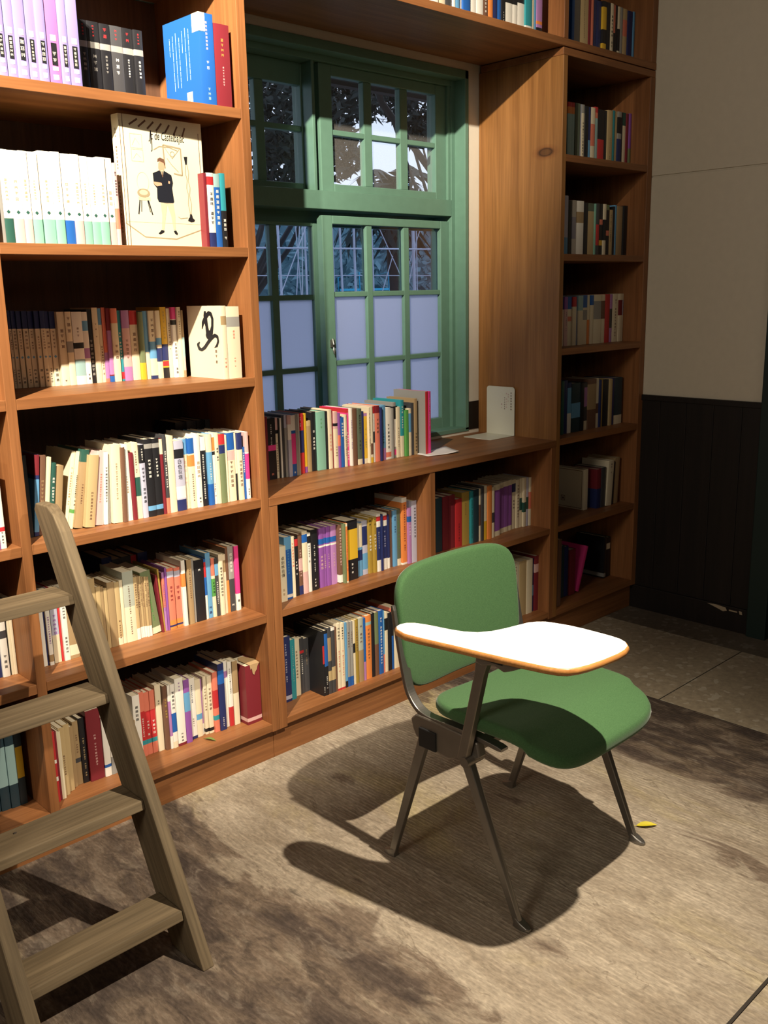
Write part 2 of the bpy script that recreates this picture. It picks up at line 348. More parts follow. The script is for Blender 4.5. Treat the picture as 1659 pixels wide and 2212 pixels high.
rs = sash(.619, 1.261, .822, 1.622, .452, .047, .028, .046, (.841, 1.030), (1.118, 1.357), 'ffg')
sash(-.06, .640, .822, 1.600, .497, .026, .012, .046, (.262, .445), (1.100, 1.349), 'ffg')
sash(.624, 1.246, 1.700, 2.105, .452, .056, .035, .026, (.848, 1.026), (1.893,), 'dd', mw=.019)
sash(-.06, .640, 1.700, 2.105, .497, .058, .07, .026, (.25, .412), (1.90,), 'dd', mw=.018)
lt = MB(); lt.box(.636, .654, .447, .4525, 1.176, 1.202); lt.tube([(.645, .446, 1.205), (.645, .444, 1.195), (.645, .441, 1.185)], .004); lt.tube([(.645, .442, 1.176), (.645, .440, 1.165), (.645, .440, 1.152)], [.002, .006, .003])
lt.build('latch', flat('old_nickel', (.35, .36, .33), .4, .9), win)

# ------------------------------------------------------------------ outdoors
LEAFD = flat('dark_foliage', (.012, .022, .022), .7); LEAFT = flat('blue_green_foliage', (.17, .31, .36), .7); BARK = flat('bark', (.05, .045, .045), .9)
BAM = flat('pale_bamboo', (.50, .52, .62), .6); CYAN = flat('cyan_paint', (.03, .45, .70), .45)
tag(bx('yard_ground', flat('yard_paving', (.16, .17, .2), .9), -14, 24, .52, 26, -.5, -.4), kind='structure')
def leaves(n, blobs, size, seed, tilt=.6):
    rnd = random.Random(seed); mb = MB()
    for _ in range(n):
        b = rnd.choice(blobs)
        while True:
            q = Vector((rnd.uniform(-1, 1), rnd.uniform(-1, 1), rnd.uniform(-1, 1)))
            if q.length < 1: break
        c = Vector(b[:3])+Vector((q.x*b[3], q.y*b[3], q.z*b[4]))
        d = Vector((rnd.uniform(-1, 1), rnd.uniform(-1, 1), rnd.uniform(-1, .4))).normalized(); e = d.cross(Vector((rnd.uniform(-1, 1), rnd.uniform(-1, 1), rnd.uniform(-1, 1)))).normalized()
        s_ = size*rnd.uniform(.6, 1.3)
        mb.poly([c-d*s_, c-d*s_*.2+e*s_*.33, c+d*s_, c-d*s_*.2-e*s_*.33])
    return mb
def tree(x, y, h, blobs, n, size, seed, label):
    r = empty('leafy_tree', (x, y, -.4)); tag(r, label, 'tree')
    tb = MB(); tb.tube([(0, 0, 0), (.05, .03, h*.5), (-.05, .1, h)], [.06, .05, .035])
    for b in blobs: tb.tube([(0, .05, h*.6), ((b[0]-x)*.6, (b[1]-y)*.6, (b[2]+.4+h*.6)*.5), (b[0]-x, b[1]-y, b[2]+.4)], [.035, .02, .008], 6)
    tb.build('trunk', BARK, r)
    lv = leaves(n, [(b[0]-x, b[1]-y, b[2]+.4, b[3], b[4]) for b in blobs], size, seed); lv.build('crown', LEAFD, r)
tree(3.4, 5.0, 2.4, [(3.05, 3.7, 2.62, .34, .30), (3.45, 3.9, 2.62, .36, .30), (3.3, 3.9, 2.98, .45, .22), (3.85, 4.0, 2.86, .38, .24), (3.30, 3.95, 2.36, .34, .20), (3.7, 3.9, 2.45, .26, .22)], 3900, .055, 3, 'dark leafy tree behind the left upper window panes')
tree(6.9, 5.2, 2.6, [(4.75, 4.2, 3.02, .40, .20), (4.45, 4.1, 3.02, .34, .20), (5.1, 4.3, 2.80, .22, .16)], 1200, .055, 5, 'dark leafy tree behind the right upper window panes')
pm = empty('palm_tree', (5.75, 5.3, -.4)); tag(pm, 'spiky palm crown low behind the upper right window panes', 'tree')
MB().tube([(0, 0, 0), (.05, 0, 1.3), (0, 0, 2.6)], [.12, .1, .09]).build('trunk', BARK, pm)
fm = MB(); rnd = random.Random(9)
for k in range(26):
    a = 2*PI*k/26+rnd.uniform(-.1, .1); el = rnd.uniform(-.2, 1.2); ln = rnd.uniform(.5, .8)
    pts = [Vector((math.cos(a)*ln*s*math.cos(el*(1-s*.8)), math.sin(a)*ln*s*math.cos(el*(1-s*.8)), 2.86+ln*s*math.sin(el)-s*s*.5)) for s in [i/7 for i in range(8)]]
    for i in range(1, 8):
        d = (pts[i]-pts[i-1]).normalized(); e = d.cross(Vector((0, 0, 1))).normalized()
        for sd in (-1, 1):
            q = pts[i]+e*sd*.16+d*.12-Vector((0, 0, .10)); fm.poly([pts[i-1], pts[i], q])
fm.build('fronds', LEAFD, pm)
hd = leaves(5200, [(x, 7.9+.4*math.sin(x*3), z, .8, .7) for x in (3.5, 4.6, 5.7, 6.8, 7.9, 9, 10) for z in (.1, .9, 1.6, 2.1)], .11, 21)
hd.box(1, 12, 8.9, 9.1, -.4, 2.6)
o = hd.build('hedge', LEAFT); tag(o, 'blue-green hedge behind the bamboo poles outside the window', 'hedge')
bf = empty('bamboo_frame', (3.6, 3.6, -.4)); tag(bf, 'lashed frame of pale bamboo poles outside the lower window', 'bamboo frame')
rnd = random.Random(4)
def pole(a, b, r): MB().tube([Vector(a)-Vector((3.6, 3.6, -.4)), Vector(b)-Vector((3.6, 3.6, -.4))], r, 7).build('bamboo_pole', BAM, bf)
pole((1.4, 3.6, 1.68), (6.0, 3.6, 1.72), .007); pole((2.0, 3.65, 1.50), (6.0, 3.7, 1.49), .004)
for xx, dx, r in ((2.62, .10, .008), (2.95, -.03, .010), (3.03, .14, .004), (3.16, .02, .008), (3.55, -.02, .009), (3.67, .01, .010), (3.44, .02, .004), (3.88, -.01, .009), (4.35, .00, .014), (4.37, .02, .005), (3.20, -.12, .004), (2.86, .30, .004)):
    pole((xx, 3.62, -.4), (xx+dx, 3.66, 2.1), r)
for a, b in (((4.20, 3.7, 1.3), (4.52, 3.7, 1.95)), ((3.90, 3.62, 1.9), (4.28, 3.62, 1.3)), ((2.85, 3.6, 1.3), (3.2, 3.6, 1.95)), ((4.25, 3.65, 1.3), (4.38, 3.65, 1.75)), ((3.9, 3.65, 1.2), (4.1, 3.65, 1.65))): pole(a, b, .004)
def cyan(x, y, label):
    r = empty('garden_chair', (x, y, -.4)); tag(r, label, 'garden chair', None)
    b = MB(); b.tube([(-.15, .2, 0), (-.15, .22, .9), (-.13, .25, 1.90), (.13, .25, 1.95), (.15, .22, .9), (.15, .2, 0)], .006); b.build('back_frame', CYAN, r)
    MB().box(-.15, .15, -.2, .22, .96, .985).build('seat', CYAN, r)
    for sx in (-.14, .14): MB().tube([(sx, -.2, 0), (sx, -.2, .97)], .008).build('leg', CYAN, r)
    MB().box(-.12, .12, .235, .245, 1.78, 1.80).build('back_slat', CYAN, r)
cyan(4.46, 4.35, 'tall cyan tube-framed garden chair outside the window, the nearer to the sash stile')
cyan(4.84, 4.35, 'tall cyan tube-framed garden chair outside the window, the farther one to the right')
# eave outside with its diagonal brace
ev = empty('roof_eave', (0, .52, 0)); tag(ev, 'dark timber roof eave with diagonal brace outside the upper window', 'eave')
bx('soffit', BARK, -1, 6.5, .02, .40, 2.18, 2.24, ev)
bx('fascia', BARK, -1, 6.5, .38, .42, 2.165, 2.32, ev)
MB().tube([(1.20, .36, 2.42), (1.52, .56, 2.17), (1.90, .58, 1.87), (2.3, .60, 1.55)], .016, 6).build('brace', BARK, ev)

# ------------------------------------------------------------------ bookcases
SZ = [1.828, 1.484, 1.142, .802, .460, .118]     # shelf tops
BV = .0012
def part(name, mat, x0, x1, y0, y1, z0, z1, par): return bx(name, mat, x0, x1, y0, y1, z0, z1, par, BV)
YB = DW-.006
lc = empty('bookcase', (0, 0, 0)); tag(lc, 'tall brown wooden bookcase left of the window with lit book shelves', 'bookcase', 'built-in wooden bookcases')
part('side_panel', WZ, -.0273, -.0005, 0, YB, .092, 2.153, lc); part('divider', WZ, -.7155, -.6915, .0003, YB, .094, 2.153, lc)
part('side_panel', WZ, -1.404, -1.380, 0, YB, .092, 2.153, lc)
for a, b in ((-.6913, -.0275), (-1.3798, -.7157)):
    for z in SZ: part('shelf', WX, a, b, .0006, YB-.005, z-.0245, z, lc)
part('top_board', WX, -1.404, -.0005, .001, YB-.005, 2.1535, 2.178, lc)
bx('back_panel', WBACK, -1.379, -.028, YB-.004, YB+.004, .1, 2.15, lc)
part('kickboard', WX, -1.40, -.0125, .0187, .04, -.0095, .0925, lc)
cc = empty('low_bookcase', (0, 0, 0)); tag(cc, 'low wooden bookcase under the window with the wide sill board on top', 'bookcase', 'built-in wooden bookcases')
part('side_panel', WZ, .0005, .0298, 0, YB, .092, .7755, cc); part('side_panel', WZ, 1.3335, 1.3605, 0, YB, .092, .7755, cc)
part('divider', WZ, .665, .689, .0004, YB, .094, .7755, cc)
for a, b in ((.030, .6648), (.6892, 1.3333)):
    for z in (.4595, .1205): part('shelf', WX, a, b, .0006, YB-.005, z-.021, z, cc)
part('sill_board', WX, .0005, 1.3605, -.0015, DW-.001, .776, .800, cc)
bx('back_panel', WBACK, .03, 1.333, YB-.004, YB+.004, .1, .775, cc)
part('kickboard', WX, -.0115, 1.355, .0187, .04, -.0095, .0925, cc)
rc = empty('bookcase', (1.361, 0, 0)); tag(rc, 'tall wooden bookcase in the dim corner right of the window', 'bookcase', 'built-in wooden bookcases')
def rp(name, mat, x0, x1, y0, y1, z0, z1): return part(name, mat, x0-1.361, x1-1.361, y0, y1, z0, z1, rc)
rp('side_panel', WKNOT, 1.361, 1.3855, 0, YB+.004, .092, 2.153); rp('side_panel', WZ, 1.9315, 1.965, 0, YB, .092, 2.153)
for z in SZ: rp('shelf', WX, 1.3857, 1.9313, .0006, YB-.005, z-.0245, z)
rp('top_board', WX, 1.361, 1.965, .001, YB-.005, 2.1535, 2.178)
bx('back_panel', WBACK, .025, .57, YB-.004, YB+.004, .1, 2.15, rc)
rp('kickboard', WX, 1.356, 1.965, .0187, .04, -.0095, .0925)
tc_ = empty('bridging_shelf_unit', (0, 0, 2.18)); tag(tc_, 'long wooden shelf unit bridging over the window and both bookcases', 'bookcase', 'built-in wooden bookcases')
part('bottom_board', WX, -1.404, 1.965, -.001, YB, .001, .026, tc_); part('top_board', WX, -1.404, 1.965, 0, YB, .56, .585, tc_)
for a, b in ((-1.404, -1.38), (-.0273, -.003), (1.361, 1.3855), (1.9315, 1.965)): part('divider', WZ, a, b, .0005, YB, .0263, .5597, tc_)
bx('back_panel', WBACK, -1.38, 1.93, YB-.004, YB+.004, .027, .559, tc_)

# ------------------------------------------------------------------ books
PAL = dict(W=(.80, .77, .70), C=(.74, .65, .47), H=(.50, .37, .19), T=(.36, .25, .13), K=(.014, .014, .017), D=(.055, .055, .060), G=(.30, .29, .27),
           L=(.46, .46, .58), B=(.018, .11, .40), b=(.13, .34, .58), N=(.02, .03, .12), R=(.50, .03, .035), r=(.70, .20, .13), M=(.19, .02, .03), P=(.72, .05, .25),
           p=(.66, .42, .40), V=(.26, .09, .36), v=(.42, .20, .45), U=(.26, .22, .50), u=(.38, .15, .38), Y=(.68, .42, .03), y=(.36, .24, .04), O=(.75, .24, .06),
           g=(.09, .30, .07), d=(.025, .09, .07), m=(.22, .46, .36), q=(.30, .46, .46), t=(.03, .28, .33), n=(.16, .08, .05), e=(.16, .20, .10), k=(.42, .28, .06),
           X=(.84, .80, .70), E=(.10, .13, .09), F=(.02, .045, .06), Q=(.42, .45, .38))
CN = dict(W='white', C='cream', H='yellowed', T='tan', K='black', D='dark grey', G='grey', L='lavender-grey', B='blue', b='light blue', N='navy', R='red', r='salmon', M='maroon',
          P='pink', p='pale pink', V='violet', v='purple', U='pale purple', u='pinkish purple', Y='yellow', y='mustard', O='orange', g='green', d='dark green', m='mint green',
          q='aqua', t='teal', n='brown', e='olive green', k='golden brown', X='white', E='dull green', F='blue-black', Q='grey-green')
BM = {k: flat('cover_'+CN[k].replace(' ', '_').replace('-', '_')+('' if k not in 'X' else '_jacket'), v, .42, spec=.45) for k, v in PAL.items()}
PAGES = flat('book_pages', (.66, .58, .43), .9)
def pgmat():
    t = PAGES.node_tree; p = t.nodes['Principled BSDF']
    tc = t.nodes.new('ShaderNodeTexCoord'); mp = t.nodes.new('ShaderNodeMapping'); mp.inputs['Scale'].default_value = (900, 3, 3)
    n = t.nodes.new('ShaderNodeTexNoise'); n.inputs['Scale'].default_value = 1; mx = t.nodes.new('ShaderNodeMix'); mx.data_type = 'RGBA'
    mx.inputs['A'].default_value = (.45, .38, .26, 1); mx.inputs['B'].default_value = (.76, .68, .52, 1)
    t.links.new(tc.outputs['Object'], mp.inputs[0]); t.links.new(mp.outputs[0], n.inputs[0]); t.links.new(n.outputs['Fac'], mx.inputs['Factor']); t.links.new(mx.outputs['Result'], p.inputs['Base Color'])
pgmat()
ORD = ['zeroth', 'first', 'second', 'third', 'fourth', 'fifth', 'sixth', 'seventh', 'eighth', 'ninth', 'tenth', 'eleventh', 'twelfth', 'thirteenth', 'fourteenth', 'fifteenth', 'sixteenth', 'seventeenth', 'eighteenth', 'nineteenth']
def ordw(n):
    if n < 20: return ORD[n]
    t, u = divmod(n, 10); w = {2: 'twent', 3: 'thirt', 4: 'fort', 5: 'fift'}[t]
    return w+'ieth' if u == 0 else w+'y-'+ORD[u]
GLY = {}
def glyphs(mb, cx, z0, z1, wd, y, m, rnd):
    # column of small blocky characters, like the printed titles on the spines
    s_ = min(wd, rnd.choice((.0052, .0068, .0085, .0100)), (z1-z0)); n = max(1, int((z1-z0)/(s_*1.18)))
    for i in range(n):
        zc = z1-(i+.5)*(z1-z0)/n; h = s_*.40; t = s_*.062
        if rnd.random() < .08: continue
        pat = rnd.randrange(6)
        bars = []
        if pat in (0, 1, 3, 5): bars += [(-h, h, zc+h*.75), (-h*.8, h*.8, zc)]
        if pat in (2, 4): bars += [(-h*.7, h*.9, zc+h*.5), (-h, h, zc-h*.1)]
        if pat in (1, 2, 5): bars += [(-h, h, zc-h*.8)]
        for a, b, zz in bars: mb.quad((cx+a, y, zz-t), (cx+b, y, zz-t), (cx+b, y, zz+t), (cx+a, y, zz+t), m)
        vs = [rnd.uniform(-.2, .2)*h] if pat in (0, 3) else [-h*.7, h*.7] if pat in (1, 4) else [-.6*h, .1*h, .75*h]
        for a in vs:
            mb.quad((cx+a-t, y-.00003, zc-h*.9), (cx+a+t, y-.00003, zc-h*.9), (cx+a+t, y-.00003, zc+h*.9), (cx+a-t, y-.00003, zc+h*.9), m)
def font_text(s_, size, mat, name, vertical=True, ext=.00003, space=1.05, shear=0):
    cu = bpy.data.curves.new(name, 'FONT'); cu.body = '\n'.join(s_) if vertical else s_; cu.size = size; cu.align_x = 'CENTER' if vertical else 'LEFT'
    cu.space_line = space; cu.resolution_u = 2; cu.shear = shear
    o = bpy.data.objects.new(name, cu); COL.objects.link(o)
    dg = bpy.context.evaluated_depsgraph_get(); me = bpy.data.meshes.new_from_object(o.evaluated_get(dg)); bpy.data.objects.remove(o)
    me.name = name; me.materials.clear(); me.materials.append(mat)
    o = bpy.data.objects.new(name, me); COL.objects.link(o); return o
def make_book(w, d, h, spec, rnd, root=True, mb_out=None, off=None):
    """spec: base colour, bands 'X.1-.4', text ':X.1-.4' or '"chars.a-b'. Local frame: x 0..w, y 0 (spine)..d, z 0..h"""
    toks = spec.split(); base = toks[0]; bands = []; texts = []; fonts = []; dia = []; pans = []
    for tkn in toks[1:]:
        if tkn[0] == '/': continue
        if tkn[0] == '=': a, b = tkn[2:].split('-'); pans.append((tkn[1], float(a), float(b))); continue
        if tkn[0] == '*': dia.append((tkn[1], float(tkn[2:]))); continue
        if tkn[0] == '!': a, b = tkn[2:].split('-'); bands.append((tkn[1], float(a), float(b), 1)); continue
        if tkn[0] == ':': a, b = tkn[2:].split('-'); texts.append((tkn[1], float(a), float(b)))
        elif tkn[0] == '"': i = tkn.index('.'); a, b = tkn[i:].split('-'); fonts.append((tkn[1:i], float(a), float(b)))
        else: a, b = tkn[1:].split('-'); bands.append((tkn[0], float(a), float(b), 0))
    cuts = sorted({0., 1.}|{x for b in bands for x in b[1:3]}); mats = [base]
    c = MB(); ct = .0009 if w < .03 else .0014; bul = min(.0014, w*.07)
    def mi(k):
        if k not in mats: mats.append(k)
        return mats.index(k)
    for a, b in zip(cuts[:-1], cuts[1:]):
        col = base
        side = base
        for k, x, y, so in bands:
            if x-1e-6 <= a and b <= y+1e-6:
                col = k
                if not so: side = k
        m = mi(col); ms_ = mi(side); z0, z1 = a*h, b*h
        prof = [(0, bul*1.0), (w*.12, bul*.35), (w*.5, 0), (w*.88, bul*.35), (w, bul)]
        c.grid([[(x, y, z0) for x, y in prof], [(x, y, z1) for x, y in prof]], m, smooth=True)
        # jacket wraps round onto the boards
        c.quad((0, d, z0), (0, bul, z0), (0, bul, z1), (0, d, z1), ms_); c.quad((w, bul, z0), (w, d, z0), (w, d, z1), (w, bul, z1), ms_)
        c.quad((ct, bul+ct, z0), (ct, d, z0), (ct, d, z1), (ct, bul+ct, z1), 0); c.quad((w-ct, d, z0), (w-ct, bul+ct, z0), (w-ct, bul+ct, z1), (w-ct, d, z1), 0)
    for z in (0, h):
        c.quad((0, bul, z), (ct, bul+ct, z), (ct, d, z), (0, d, z), 0); c.quad((w, bul, z), (w-ct, bul+ct, z), (w-ct, d, z), (w, d, z), 0)
        c.poly([(0, bul, z), (w*.5, 0, z), (w, bul, z), (w-ct, bul+ct, z), (ct, bul+ct, z)], 0)
    for x in (0, w-ct): c.quad((x, d, 0), (x+ct, d, 0), (x+ct, d, h), (x, d, h), 0)
    pg = MB().box(ct, w-ct, bul+ct, d-.003, .002, h-.0025)
    tx = MB(); tm = []
    for k, a, b in pans:
        if k not in tm: tm.append(k)
        tx.quad((w*.34, -.0002, a*h), (w*.78, -.0004, a*h), (w*.78, -.0004, b*h), (w*.34, -.0002, b*h), tm.index(k))
    for k, a, b in texts:
        if k not in tm: tm.append(k)
        glyphs(tx, w*(.56 if pans else .5), a*h, b*h, w*(.4 if pans else .62), -.00025-(.0003 if pans else 0), tm.index(k), rnd)
    for k, f in dia:
        if k not in tm: tm.append(k)
        s_ = min(w*.3, .0045); tx.poly([(w*.5-s_, -.0003, f*h), (w*.5, -.0003, f*h-s_), (w*.5+s_, -.0003, f*h), (w*.5, -.0003, f*h+s_)], tm.index(k))
    return c, mats, pg, tx, tm, fonts
def place(w, d, h, spec, x, y, z, name='book', lean=0, seed=0):
    rnd = random.Random(seed); c, mats, pg, tx, tm, fonts = make_book(w, d, h, spec, rnd)
    r = empty(name, (x, y, z))
    if lean:
        a = math.radians(lean); r.rotation_euler = (0, a, 0)
        if a > 0: r.location = (x, y, z+w*math.sin(a)) 
    c.build('cover', [BM[k] for k in mats], r); pg.build('pages', PAGES, r)
    if tx.f: tx.build('spine_title', [BM[k] for k in tm], r)
    for s_, a, b in fonts:
        n = len(s_); sz = min(w*.8, (b-a)*h/n*.98)
        o = font_text(s_, sz, BM['K'], 'spine_title'); o.parent = r; o.rotation_euler = (PI/2, 0, 0); o.location = (w*.5, -.0004, b*h-sz*.85)
    return r
